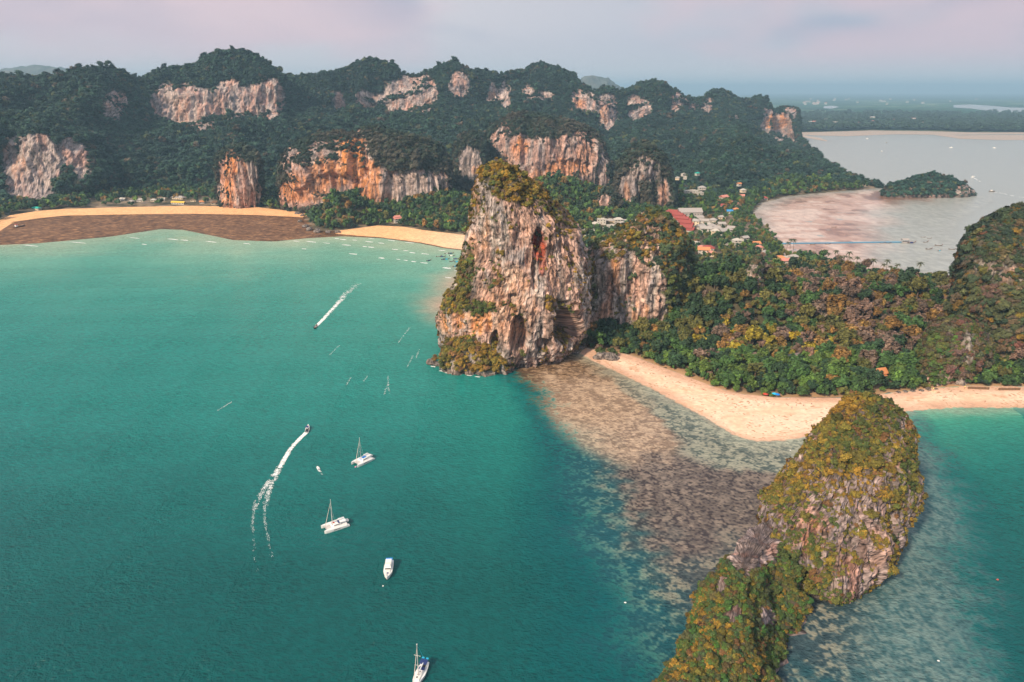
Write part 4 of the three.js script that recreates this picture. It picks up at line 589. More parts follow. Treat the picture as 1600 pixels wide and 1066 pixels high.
// ---------- forest on the low land, nearest trees one by one ----------
const inHouse = (x, z, R) => { for (const [hx, hz, hr] of houses) { const dx = x - hx, dz = z - hz; if (dx * dx + dz * dz < (hr * 0.8 + R * 0.35) ** 2) return true; if (dz > 0 && dz < hr + 16 && Math.abs(dx - dz * -hx / hz * 0) < hr + R * 0.2 && hz < -470 === true && dz < (hz < -800 ? hr + 8 : hr + 5)) return true; } return false; };
const TONES = { 'dark green': [0.032, 0.075, 0.03], 'mid green': [0.06, 0.125, 0.03], 'bright green': [0.11, 0.19, 0.035], olive: [0.14, 0.135, 0.032], yellow: [0.34, 0.27, 0.025], 'golden brown': [0.26, 0.15, 0.04], 'dusty brown': [0.21, 0.135, 0.10] };
function toneAt(px, py, x, z, r) {
  const k = fbm(x / 28, 3, z / 28, 3), q = r();
  const brown = ell([[1350, 490, 110, 55, 1, 0.2], [1450, 500, 50, 40, 0.8], [1270, 470, 60, 40, 0.7], [1180, 500, 60, 40, 0.4]], px + k * 50, py + k * 30), gold = ell([[1180, 545, 130, 22, 0.8, 0.05], [1410, 452, 36, 14, 0.8], [1370, 570, 24, 14, 0.6]], px, py);
  if (py < 400) return q < 0.12 ? 'olive' : q < 0.2 ? 'bright green' : q < 0.26 ? 'golden brown' : q < 0.65 ? 'dark green' : 'mid green';
  if (q < gold * 0.5) return r() < 0.3 ? 'yellow' : r() < 0.5 ? 'golden brown' : 'dusty brown';
  if (q < 0.05 + brown * 0.6) return r() < 0.7 ? 'dusty brown' : 'golden brown';
  if (py > 560) return r() < 0.42 ? 'bright green' : r() < 0.6 ? 'mid green' : r() < 0.8 ? 'dark green' : 'olive';
  return r() < 0.42 ? 'dark green' : r() < 0.62 ? 'olive' : r() < 0.93 ? 'mid green' : 'golden brown';
}
const clearOf = a => a.filter(t => !inHouse(t[0], t[2], t[3]));
{ const l = clearOf(rangeList); instances('mountain_forest', FAR, l, null, 12, 'dense dark green forest covering the mountain range'); console.log('mountain crowns', l.length); }
const trees = [];
{
  const r = rng(404);
  for (let z = -432; z > -1500;) {
    const st = z > -760 ? 5.8 : z > -1000 ? 6.6 : 8.2;
    for (let x = -1100; x < 950; x += st) {
      const X = x + (r() - 0.5) * st * 0.9, Z = z + (r() - 0.5) * st * 0.9, d = -dLand(X, Z), q1 = r(), q2 = r();
      if (d < 0.6) continue;
      const h = landH(X, Z), [px, py, dep] = proj(X, h, Z); if (px < -60 || px > 1660) continue;
      const big = Z > -760 ? mix(2.3, 7.4, q1 * q1 * 0.75 + q2 * 0.25) * mix(0.75, 1, ss(2, 26, d)) : px > 1030 && px < 1250 && py > 325 ? mix(2.4, 4.4, q1) : mix(3.6, 6.4, q1);
      if (inHouse(X, Z, big)) continue;
      if (py < 420 && py > 335 && px > 1040 && px < 1210 && Z < -740 && q2 < 0.38) continue;
      if (px > 140 && px < 350 && py > 308 && q1 < 0.86) continue; if (px <= 140 && py > 309 && q1 < 0.3) continue;
      trees.push({ x: X, y: h, z: Z, R: big, hf: mix(0.95, 1.7, q2), d, px, py, dep, tone: toneAt(px, py, X, Z, r), q: r() });
    }
    z -= st;
  }
  console.log('land trees', trees.length);
}
const jit = (c, r, a = 0.3) => { const t = 1 - a + 2 * a * r(); return [c[0] * t * (0.92 + 0.16 * r()), c[1] * t, c[2] * t]; };
{
  const front = trees.filter(t => t.dep < 700 && t.px > 880 && t.px < 1610 && !(t.px > 1270 && t.px < 1440 && t.py > 622)).sort((a, b) => a.dep / a.R - b.dep / b.R).slice(0, 292);
  const set = new Set(front), r = rng(8), mats = {}, trunkMat = std([0.13, 0.09, 0.06], 0.95);
  for (const k in TONES) mats[k] = [0, 1, 2].map(() => leafMat(jit(TONES[k], r, 0.22)));
  const trunkGeo = new THREE.CylinderGeometry(0.06, 0.13, 1, 7); trunkGeo.translate(0, 0.5, 0);
  const proto = {};
  const zone = (px, py) => (px < 1000 ? 'below the second rock' : px < 1100 ? 'behind the left beach' : px < 1210 ? 'left of the bungalow' : px < 1300 ? 'around the bungalow' : px < 1440 ? 'around the red cottage' : 'below the right rocks');
  front.forEach((t, i) => {
    const key = t.tone + Math.floor(t.q * 5) + Math.floor(t.q * 97) % 3; let o = proto[key];
    const row = t.d < 9 ? 'by the sand' : t.d < 22 ? 'second row' : t.d < 40 ? 'mid wood' : 'upslope', size = t.R * t.hf < 4.3 ? 'small' : t.R * t.hf < 5.6 ? 'medium' : 'tall', shape = t.hf < 1.2 ? 'broad' : t.hf < 1.45 ? 'rounded' : 'upright';
    const label = `${size} ${shape} ${t.tone} tree ${row}, ${zone(t.px, t.py)}`;
    if (!o) { o = proto[key] = new THREE.Group(); part('crown', NEAR[Math.floor(t.q * 5)], mats[t.tone][Math.floor(t.q * 97) % 3], o); const tr = part('trunk', trunkGeo, trunkMat, o); tr.scale.set(1, 0.9, 1); }
    else o = o.clone();
    o.name = numbered('tree'); scene.add(o); o.position.set(t.x, t.y - 0.2, t.z); o.rotation.y = t.q * 40; o.scale.set(t.R, t.R * t.hf, t.R);
    tag(o, label, 'tree', `${size} ${shape} ${t.tone} trees ${row}, ${zone(t.px, t.py)}`);
  });
  const rest = trees.filter(t => !set.has(t)), pal = t => jit(TONES[t.tone], r, 0.28);
  const near = rest.filter(t => t.dep < 800), far2 = rest.filter(t => t.dep >= 800);
  const L = a => a.map(t => [t.x, t.y - 0.3, t.z, t.R, t.hf, pal(t)]);
  instances('forest', NEAR, L(near), null, 21, 'dense green and brown forest on the hill behind the curved beach');
  instances('far_forest', FAR, L(far2), null, 22, 'dark green woods on the low land around the village and far beaches');
}
// stand-out trees
{
  const bark = std([0.55, 0.42, 0.36], 0.9);
  const bare = thing('bare_tree', 'leafless pale tree standing out on the brown wooded hill', 'tree', null, onLand(1283, 512)); bare.position.y += 1;
  const limb = (a, b, r0, r1) => { const d = new THREE.Vector3().subVectors(b, a), g = new THREE.CylinderGeometry(r1, r0, d.length(), 6); g.translate(0, d.length() / 2, 0); g.applyQuaternion(new THREE.Quaternion().setFromUnitVectors(UPV, d.clone().normalize())); g.translate(a.x, a.y, a.z); return g; };
  part('trunk', limb(new THREE.Vector3(0, -2, 0), new THREE.Vector3(0.4, 9, 0), 0.5, 0.3), bark, bare);
  const r = rng(3), gs = []; for (let k = 0; k < 9; k++) { const a = k * 2.4, s = new THREE.Vector3(0.3, 6 + k * 0.35, 0), e = new THREE.Vector3(Math.cos(a) * (3 + r() * 1.6), 9.5 + r() * 4.5, Math.sin(a) * 3.5); gs.push(limb(s, e, 0.2, 0.09)); for (let j = 0; j < 4; j++) { const m = s.clone().lerp(e, 0.5 + j * 0.14); gs.push(limb(m, m.clone().add(new THREE.Vector3((r() - 0.5) * 3, 0.8 + r() * 1.8, (r() - 0.5) * 3)), 0.08, 0.04)); } }
  part('branches', mergeGeometries(gs), bark, bare);
  const ym = [leafMat([0.5, 0.36, 0.015]), leafMat([0.36, 0.22, 0.03])];
  [[1240, 540, 5.2, 'large bright yellow tree at the top of the beach wood above the bungalow', 0], [1268, 549, 3.6, 'yellow tree right of the large bright yellow one above the bungalow', 0], [1152, 556, 4.6, 'bright yellow green tree left of the bungalow in the beach wood', 0], [1140, 530, 3.2, 'small yellow tree on the slope above the middle of the beach wood', 0], [1353, 576, 4.8, 'golden yellow tree left of the red cottage', 1], [1290, 556, 4, 'orange brown tree right of the yellow trees above the hut', 1], [1447, 594, 3.4, 'yellow green tree at the left foot of the rounded rock', 0], [1400, 452, 6, 'wide golden tree on the crest before the mudflat', 1], [1447, 462, 4, 'yellow tree near the large overgrown rock at the right', 0], [900, 532, 4.5, 'orange brown bush tree right of the tower cave', 1], [962, 541, 2.6, 'orange bush below the second rock', 1]].forEach(([px, py, R, l, m], i) => { const p = onLand(px, py), t = thing('tree', l, 'tree', null, p.add(new THREE.Vector3(0, 1.5, 2))); part('crown', NEAR[i % 5], ym[m], t); const tr = part('trunk', new THREE.CylinderGeometry(0.06, 0.12, 1, 7).translate(0, 0.45, 0), bark, t); t.scale.set(R, R * 1.35, R); });
  // palms by the shore of the far bay
  const frond = (() => { const gs = []; for (let k = 0; k < 13; k++) { const a = k * 2.4, el = k < 5 ? 0.9 : k < 9 ? 0.35 : -0.15, pos = [], idx = []; for (let i = 0; i <= 6; i++) { const s = i / 6, rr = 3.4 * s, y = Math.sin(el) * 3 * s - 2.3 * s * s, w = 0.5 * Math.sin(Math.PI * (0.12 + 0.88 * s)) + 0.04; const c = Math.cos(a), n = Math.sin(a); pos.push(c * rr - n * w, y - 0.25 * w, n * rr + c * w, c * rr, y + 0.1, n * rr, c * rr + n * w, y - 0.25 * w, n * rr - c * w); if (i) { const b = (i - 1) * 3; idx.push(b, b + 3, b + 4, b, b + 4, b + 1, b + 1, b + 4, b + 5, b + 1, b + 5, b + 2); } } const g = new THREE.BufferGeometry(); g.setAttribute('position', new THREE.Float32BufferAttribute(pos, 3)); g.setIndex(idx); g.computeVertexNormals(); gs.push(g); } return mergeGeometries(gs); })();
  const pm = std([0.07, 0.075, 0.03], 0.8, { side: THREE.DoubleSide }), pt = std([0.2, 0.15, 0.11], 0.9); const stem = (() => { const c = new THREE.QuadraticBezierCurve3(new THREE.Vector3(0, 0, 0), new THREE.Vector3(0.2, 7, 0), new THREE.Vector3(1.1, 13, 0.3)); return new THREE.TubeGeometry(c, 8, 0.2, 6); })();
  let p0; [[1228, 404], [1234, 403], [1239, 406], [1290, 424], [1303, 424], [1309, 427], [1316, 430], [1322, 428], [1328, 431], [1336, 434], [1346, 436], [1352, 438], [1362, 440], [1376, 442], [1383, 440], [1390, 444], [1397, 444], [1432, 446], [1340, 440], [1310, 433]].forEach(([px, py], i) => {
    const gpt = onLand(px, py - 9); let t; const lb = px < 1260 ? 'slim coconut palm beside the buildings where the pier comes ashore' : 'slim coconut palm along the wood edge before the mudflat', gr = px < 1260 ? 'palms by the pier end' : 'palms along the mudflat shore';
    if (!p0) { t = p0 = new THREE.Group(); part('trunk', stem, pt, t); const f = part('crown', frond, pm, t); f.position.set(1.1, 13, 0.3); } else t = p0.clone();
    t.name = numbered('palm_tree'); scene.add(t); t.position.copy(gpt); t.rotation.y = i * 1.9; t.scale.setScalar(1.05 + (i * 7 % 5) * 0.1); tag(t, lb, 'palm tree', gr);
  });
}

// ---------- boulders ----------
{
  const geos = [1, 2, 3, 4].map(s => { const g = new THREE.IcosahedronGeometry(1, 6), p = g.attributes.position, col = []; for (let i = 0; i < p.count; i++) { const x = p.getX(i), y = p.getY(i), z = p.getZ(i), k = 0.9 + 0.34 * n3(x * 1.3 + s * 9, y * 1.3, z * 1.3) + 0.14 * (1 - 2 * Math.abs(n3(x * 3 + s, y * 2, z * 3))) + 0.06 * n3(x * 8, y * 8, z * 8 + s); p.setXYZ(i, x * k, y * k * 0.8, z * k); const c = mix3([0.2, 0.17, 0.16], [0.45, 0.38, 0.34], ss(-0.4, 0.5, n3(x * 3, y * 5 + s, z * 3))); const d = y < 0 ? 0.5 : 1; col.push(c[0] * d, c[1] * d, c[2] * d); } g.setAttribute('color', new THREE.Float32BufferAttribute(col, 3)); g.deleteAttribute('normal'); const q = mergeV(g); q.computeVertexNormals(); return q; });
  function mergeV(g) { const key = new Map(), p = g.attributes.position, c = g.attributes.color, P2 = [], C2 = [], U2 = [], idx = []; for (let i = 0; i < p.count; i++) { const k = [p.getX(i), p.getY(i), p.getZ(i)].map(v => v.toFixed(4)).join(); if (!key.has(k)) { key.set(k, P2.length / 3); P2.push(p.getX(i), p.getY(i), p.getZ(i)); C2.push(c.getX(i), c.getY(i), c.getZ(i)); U2.push(p.getX(i) * 0.3, p.getY(i) * 0.3); } idx.push(key.get(k)); } const q = new THREE.BufferGeometry(); q.setAttribute('position', new THREE.Float32BufferAttribute(P2, 3)); q.setAttribute('color', new THREE.Float32BufferAttribute(C2, 3)); q.setAttribute('uv', new THREE.Float32BufferAttribute(U2, 2)); q.setIndex(idx); return q; }
  const put = (px, py, r, label, group, i) => { const t = new THREE.Mesh(geos[i % 4], rockMat); t.name = numbered('boulder'); scene.add(t); t.position.copy(G(px, py)); t.position.y = r * 0.25; t.rotation.y = i * 2.1; t.scale.set(r, r * (0.8 + (i % 3) * 0.2), r); return tag(t, label, 'boulder', group); };
  [[676, 568, 4.2], [686, 571, 3.4], [697, 575, 3.6], [706, 579, 2.6], [716, 578, 3.2], [728, 580, 3.4], [741, 581, 3.8], [752, 585, 3.6], [764, 581, 2.8], [776, 575, 3.2], [788, 569, 3], [800, 563, 2.6], [690, 577, 1.6], [735, 586, 1.5]].forEach(([x, y, r], i) => put(x, y, r, 'dark boulder at the waterline below the tallest tower', 'boulders at the left foot of the tower', i));
  [[818, 557, 2.4], [834, 553, 2], [846, 551, 2.4], [860, 549, 3], [872, 549, 3.6], [884, 551, 4], [897, 552, 3.6], [908, 546, 3]].forEach(([x, y, r], i) => put(x, y, r, 'grey boulder on the reef edge under the tower arch', 'boulders under the arch of the tower', i));
  put(938, 560, 5, 'tall boulder at the left end of the curved beach, left of its twin', null, 2); put(957, 561, 5.8, 'wide boulder at the left end of the curved beach, right of its twin', null, 0);
  [[466, 335, 5], [473, 338, 4], [469, 347, 3.5], [477, 355, 4.5], [483, 360, 5], [496, 363, 5], [512, 364, 4], [528, 364, 4]].forEach(([x, y, r], i) => put(x, y, r, 'dark boulder along the wooded point between the far beaches', 'boulders of the wooded point', i));
  [[1390, 617, 2], [1402, 616, 2.2], [1414, 615, 2], [1426, 614, 2.4], [1438, 613, 2.2], [1450, 612, 2.4], [1462, 611, 2]].forEach(([x, y, r], i) => put(x, y, r, 'grey boulder in the stone bank behind the right beach', 'boulders of the stone bank', i));
  // shrub clumps on the boulders
  [[937, 553, 4.4, 'green bush crowning the tall boulder at the left end of the beach'], [956, 553, 4, 'green bush crowning the wide boulder at the left end of the beach'], [679, 562, 3, 'golden bush on the outermost boulder left of the tower']].forEach(([px, py, R, l], i) => { const t = new THREE.Group(); t.name = numbered('bush'); scene.add(t); t.position.copy(G(px, py + 6)); t.position.y = 3.4; part('foliage', SHRUB[i], leafMat(i < 2 ? [0.06, 0.09, 0.022] : [0.2, 0.12, 0.03]), t); part('stem', new THREE.CylinderGeometry(0.05, 0.08, 0.5, 6), M.wood, t); t.scale.set(R, R, R); tag(t, l, 'bush'); });
}
rock('rock_outcrop', 'low pinkish rock wall joining the tallest tower to the second rock', [[512, 888, 990, 566, 9], [503, 890, 986, 566, 9], [497, 896, 976, 567, 7], [493, 905, 966, 567, 4]], { ex: 2.4, amp: 0.6, big: 3, bigLen: 12, warm: 0.3, girth: 90, veg: (x, y, n) => ss(0.6, 0.9, n.y) * 0.5 }, [110, 40], [[8, 1.6, golden, SHRUB, 0.6, 1]]);

// ---------- foam and wakes ----------
const foamMat = std([0.86, 0.88, 0.87], 0.9, { side: THREE.DoubleSide });
function flakes(list, seed) {
  const r = rng(seed), pos = [], idx = []; let y = 0.03;
  for (const [x, z, s, ax = 1, az = 1, rot = 0] of list) { const n = 5, b = pos.length / 3, c = Math.cos(rot), q = Math.sin(rot); y += 0.0007; if (y > 0.22) y = 0.03; for (let k = 0; k < n; k++) { const a = k / n * 6.283, R = s * (0.5 + r() * 0.8), u = Math.cos(a) * R * ax, v = Math.sin(a) * R * az; pos.push(x + u * c - v * q, y, z + u * q + v * c); } for (let k = 1; k < n - 1; k++) idx.push(b, b + k + 1, b + k); }
  const g = new THREE.BufferGeometry(); g.setAttribute('position', new THREE.Float32BufferAttribute(pos, 3)); g.setIndex(idx); g.computeVertexNormals(); return g;
}
// path of pixels, spread and density along it: fn(s) -> [half width, flakes per metre, size, centre gap]
function wake(name, label, path, fn, seed, cat = 'wake', group) {
  const r = rng(seed), L = path.map(([x, y]) => G(x, y)), list = [];
  let tot = 0; for (let i = 1; i < L.length; i++) tot += L[i].distanceTo(L[i - 1]); let run = 0;
  for (let i = 1; i < L.length; i++) { const d = L[i].clone().sub(L[i - 1]), len = d.length(); d.normalize(); const nx = -d.z, nz = d.x; for (let s = 0; s < len; s += 0.4) { let [w, per, sz, gap] = fn((run + s) / tot); per *= 15; sz *= 0.36; let n = per * 0.4; n = Math.floor(n) + (r() < n % 1 ? 1 : 0); for (let k = 0; k < n; k++) { let o = (r() + r() - 1) * w; if (gap) o = (r() < 0.5 ? -1 : 1) * (gap + (r() + r() - 1) * w); const wx = L[i - 1].x + d.x * s + nx * o, wz = L[i - 1].z + d.z * s + nz * o, clump = fbm(wx * 0.45, 3, wz * 0.45, 3); if (clump + (r() - 0.5) * 0.7 < -0.35 + 0.42 * Math.sqrt((run + s) / tot)) continue; list.push([L[i - 1].x + d.x * s + nx * o, L[i - 1].z + d.z * s + nz * o, sz * (0.35 + 0.75 * r()), 1.6, 0.8, Math.atan2(d.z, d.x) + (r() - 0.5)]); } } run += len; }
  const m = new THREE.Mesh(flakes(list, seed + 1), foamMat); m.name = numbered(name); scene.add(m); return tag(m, label, cat, group);
}
wake('boat_wake', 'long curved white wake behind the speedboat at centre left', [[479, 676], [470, 684], [455, 700], [443, 720], [430, 742], [419, 760], [410, 780], [405, 796]], s => [mix(1.4, 1.9, s), mix(11, 3, Math.sqrt(s)), mix(0.8, 0.45, s), s > 0.42 ? (s - 0.42) * 4.6 : 0], 31);
wake('boat_wake', 'faint double trail of foam fading out at the end of the curved wake', [[405, 796], [404, 815], [407, 840], [411, 870], [416, 890]], s => [0.9, 1.3 * (1 - s) + 0.1, 0.4, 2.7 + s], 32);
wake('boat_wake', 'straight white wake behind the long boat heading away from the far beaches', [[494, 510], [505, 499], [517, 486], [528, 474], [538, 462], [548, 452], [560, 443]], s => [mix(1.2, 3.4, s), mix(10, 1.2, Math.sqrt(s)), mix(1, 0.6, s), s > 0.5 ? 2 * s : 0.5], 33);
wake('boat_wake', 'short foam trail of the tiny dinghy between the two catamarans', [[498, 735], [501, 738], [504, 742]], s => [0.7, 4 - 3 * s, 0.4, 0], 34);
wake('boat_wake', 'thin white wake of the small boat on the far bay right of the islet', [[1550, 300], [1565, 302], [1582, 306], [1600, 309], [1620, 312]], s => [2.4, 2.2 - 1.6 * s, 1.1, 0], 35);
wake('boat_wake', 'short white wake of the speedboat on the far bay above the islet', [[1520, 277], [1525, 280], [1532, 284]], s => [2.6, 3 - 2 * s, 1.2, 0], 36);
[[[608, 598], [603, 607], [600, 618]], [[655, 546], [650, 560]], [[645, 556], [636, 574]], [[574, 588], [568, 596]], [[606, 588], [607, 606], [609, 616]], [[548, 590], [541, 602]], [[530, 540], [515, 555]], [[640, 512], [622, 536]], [[362, 628], [340, 642]]].forEach((p, i) => wake('foam_streak', `faint drifting foam streak left of the tower, ${['longest of the middle pair', 'close off the rock, upper', 'close off the rock, lower', 'short one at mid bay', 'lowest one before the tower', 'left of mid bay', 'below the moving long boat', 'upper one in the bright water', 'far left alone on open water'][i]}`, p, s => [0.8, 0.9, 0.35, 0], 50 + i, 'foam', 'foam streaks before the tower'));
const surf = (label, segs, seed) => { const r = rng(seed), list = []; for (const [x, y, w, th] of segs) { const n = Math.round(w * 20); for (let k = 0; k < n; k++) { const u = (r() + r() - 1) * w, p = G(x + u, y + u * 0.09 + (r() - 0.5) * th); list.push([p.x, p.z, 0.22 + r() * 0.4, 1.8, 0.8, r()]); } } const m = new THREE.Mesh(flakes(list, seed), foamMat); m.name = numbered('surf'); scene.add(m); tag(m, label, 'surf'); };
surf('broken white surf lines rolling toward the pale far beach left of the tower', [[486, 378, 9, 0.7], [463, 377, 5, 0.5], [475, 389, 4, 0.5], [526, 373, 4, 0.6], [536, 374.5, 6, 0.7], [541, 383, 7, 0.8], [554, 375.5, 4, 0.5], [577, 378, 7, 0.8], [580, 386.5, 6, 1], [570, 385.5, 4, 0.6], [552, 397, 7, 0.8], [596, 403.5, 5, 1.4], [595, 380, 5, 0.6], [617, 390, 5, 0.6], [634, 392, 4, 0.6], [644, 395, 5, 0.8], [622, 405.5, 3, 0.6], [634, 407, 3, 0.6], [646, 409, 4, 0.8], [662, 411, 6, 0.6], [664, 397, 6, 0.7], [612, 376, 6, 0.5], [640, 379.5, 8, 0.5], [580, 373, 5, 0.5], [510, 380, 5, 0.4], [690, 391.5, 6, 0.5], [698, 419, 7, 1.4], [716, 423, 6, 0.8], [700, 434, 5, 0.5]], 71);
surf('thin surf lines off the brown tidal flat at far left', [[270, 374, 9, 0.8], [288, 375.5, 6, 0.7], [330, 378, 9, 0.7], [385, 381, 6, 0.5], [48, 384, 12, 0.7], [120, 379, 14, 0.4], [210, 372, 8, 0.4], [225, 382, 4, 0.6]], 72);
surf('small white breakers round the boulders at the foot of the tallest tower', [[700, 583, 4, 0.8], [715, 585, 5, 1], [733, 587, 3, 0.8], [690, 580, 3, 0.8], [746, 589, 3, 0.6], [676, 573, 3, 0.6]], 73);

// ---------- boats ----------
const B = { white: phys({ color: new THREE.Color(0.84, 0.83, 0.81), roughness: 0.3, clearcoat: 0.5 }), deck: std([0.8, 0.77, 0.72], 0.6), alu: std([0.72, 0.68, 0.66], 0.35, { metalness: 0.4 }), navy: std([0.02, 0.04, 0.16], 0.7), blue: std([0.0, 0.22, 0.7], 0.6), aqua: std([0.02, 0.45, 0.7], 0.6), wood: std([0.11, 0.06, 0.035], 0.7), dark: std([0.02, 0.025, 0.035], 0.5), red: std([0.55, 0.06, 0.03], 0.6), pink: std([0.85, 0.3, 0.45], 0.5), rope: std([0.6, 0.55, 0.45], 0.9), orange: std([0.7, 0.22, 0.06], 0.7), yellow: std([0.85, 0.6, 0.1], 0.6), skin: std([0.42, 0.24, 0.16], 0.8) };
// stations [x, half beam, deck height, keel depth]
function hullGeo(st) {
  const pos = [], idx = [], m = 7, sec = (x, b, yd, yk) => [[x, yd, -b], [x, mix(yd, yk, 0.55), -b * 0.94], [x, mix(yd, yk, 0.85), -b * 0.62], [x, yk, 0], [x, mix(yd, yk, 0.85), b * 0.62], [x, mix(yd, yk, 0.55), b * 0.94], [x, yd, b]];
  for (const s of st) for (const p of sec(...s)) pos.push(...p);
  const n = st.length; for (let i = 0; i < n - 1; i++) { for (let j = 0; j < m - 1; j++) { const a = i * m + j; idx.push(a, a + 1, a + m + 1, a, a + m + 1, a + m); } const a = i * m, b = a + m - 1; idx.push(a, a + m, b + m, a, b + m, b); }
  for (let j = 1; j < m - 1; j++) { idx.push(0, j + 1, j); const o = (n - 1) * m; idx.push(o, o + j, o + j + 1); }
  const g = new THREE.BufferGeometry(); g.setAttribute('position', new THREE.Float32BufferAttribute(pos, 3)); g.setIndex(idx); const f = g.toNonIndexed(); f.computeVertexNormals(); return f;
}
const rod = (a, b, r0, r1 = r0, n = 8) => { const A = new THREE.Vector3(...a), d = new THREE.Vector3(...b).sub(A), g = new THREE.CylinderGeometry(r1, r0, d.length(), n); g.translate(0, d.length() / 2, 0); g.applyQuaternion(new THREE.Quaternion().setFromUnitVectors(UPV, d.clone().normalize())); g.translate(A.x, A.y, A.z); return g; };
const rb = (w, h, d, x, y, z, r = 0.15) => { const g = new RoundedBoxGeometry(w, h, d, 2, Math.min(r, w / 2.1, h / 2.1, d / 2.1)); g.translate(x, y, z); return g; };
const heading = (a, b) => { const p = G(...a), q = G(...b); return Math.atan2(-(q.z - p.z), q.x - p.x); };
const boatAt = (name, label, cat, at, head, group) => { const t = thing(name, label, cat, group, G(...at)); t.rotation.y = head; return t; };
function catamaran(label, at, head, blueTop) {
  const t = boatAt('catamaran', label, 'catamaran', at, head), L = 6.2;
  for (const s of [-1, 1]) { const h = part('hull', hullGeo([[-L, 0.75, 0.75, -0.3], [-L + 1.4, 0.85, 1.25, -0.5], [-1, 0.95, 1.55, -0.6], [3, 0.8, 1.65, -0.5], [5.3, 0.4, 1.72, -0.3], [L, 0.06, 1.75, 0.1]]), B.white, t); h.position.z = s * 2.55; part('hull_window', rb(3.2, 0.28, 0.06, 0.2, 1.0, s * 0.9, 0.02), B.dark, h); }
  part('bridge_deck', rb(7.6, 0.7, 4.4, -1.6, 1.25, 0), B.white, t);
  part('trampoline', rb(2.6, 0.08, 4.2, 3.5, 1.5, 0, 0.03), std([0.62, 0.58, 0.55], 0.95), t);
  part('crossbeam', rod([4.9, 1.62, -2.5], [4.9, 1.62, 2.5], 0.12), B.alu, t);
  const c = part('cabin', (() => { const g = new RoundedBoxGeometry(4.4, 1.25, 3.9, 3, 0.45); const p = g.attributes.position; for (let i = 0; i < p.count; i++) { const y = p.getY(i) + 0.62, k = 1 - 0.22 * y / 1.25; p.setX(i, p.getX(i) * k - 0.25 * y); p.setZ(i, p.getZ(i) * k); } g.translate(-0.3, 2.15, 0); g.computeVertexNormals(); return g; })(), B.white, t);
  part('windscreen', rb(0.12, 0.5, 2.8, 1.42, 2.3, 0, 0.05), blueTop ? B.blue : B.dark, c); for (const s of [-1, 1]) part('side_window', rb(2.8, 0.42, 0.1, -0.4, 2.3, s * 1.78, 0.04), B.dark, c);
  part('cockpit_roof', rb(3.0, 0.16, 3.9, -3.5, 3.1, 0), B.white, t); for (const s of [-1, 1]) part('roof_post', rod([-4.8, 1.5, s * 1.8], [-4.8, 3.1, s * 1.8], 0.07), B.alu, t);
  if (blueTop) part('solar_cover', rb(2.6, 0.08, 2.4, -1.0, 2.86, 0.2, 0.03), B.blue, t); else { part('sun_cover', rb(1.3, 0.1, 3.2, -1.8, 2.9, 0, 0.04), B.navy, t); part('red_cushion', rb(0.7, 0.12, 1.6, 0.6, 2.82, 0.3, 0.05), B.red, t); }
  part('dinghy_davit', rod([-5.2, 2.4, -1.6], [-6.4, 2.2, -1.6], 0.07), B.alu, t); part('tender', hullGeo([[-1.3, 0.6, 0.5, 0], [0.6, 0.6, 0.55, 0], [1.4, 0.1, 0.7, 0.3]]).rotateY(Math.PI / 2).translate(-6.1, 1.4, 0), B.deck, t);
  part('mast', rod([1.3, 2.4, 0], [1.0, 16.2, 0], 0.2, 0.14), B.alu, t); for (const y of [7, 11.2]) part('spreader', rod([1.2, y, -0.9], [1.2, y, 0.9], 0.06), B.alu, t);
  part('boom', rb(5.2, 0.55, 0.45, -1.5, 3.75, 0, 0.2), B.white, t);
  part('furled_sail', rod([5.0, 1.8, 0], [1.25, 14.2, 0], 0.16, 0.08), std([0.66, 0.56, 0.5], 0.9), t);
  for (const s of [-1, 1]) part('shroud', rod([0.6, 1.7, s * 3], [1.1, 14, 0], 0.03), B.alu, t);
  return t;
}
catamaran('white catamaran with a blue cover on its cabin roof, upper of the two anchored catamarans', [567, 722], heading([575, 717], [559, 725]), true);
catamaran('white catamaran with dark cockpit cover and red cushions, lower of the two anchored', [524, 824], heading([541, 818], [508, 829]), false);
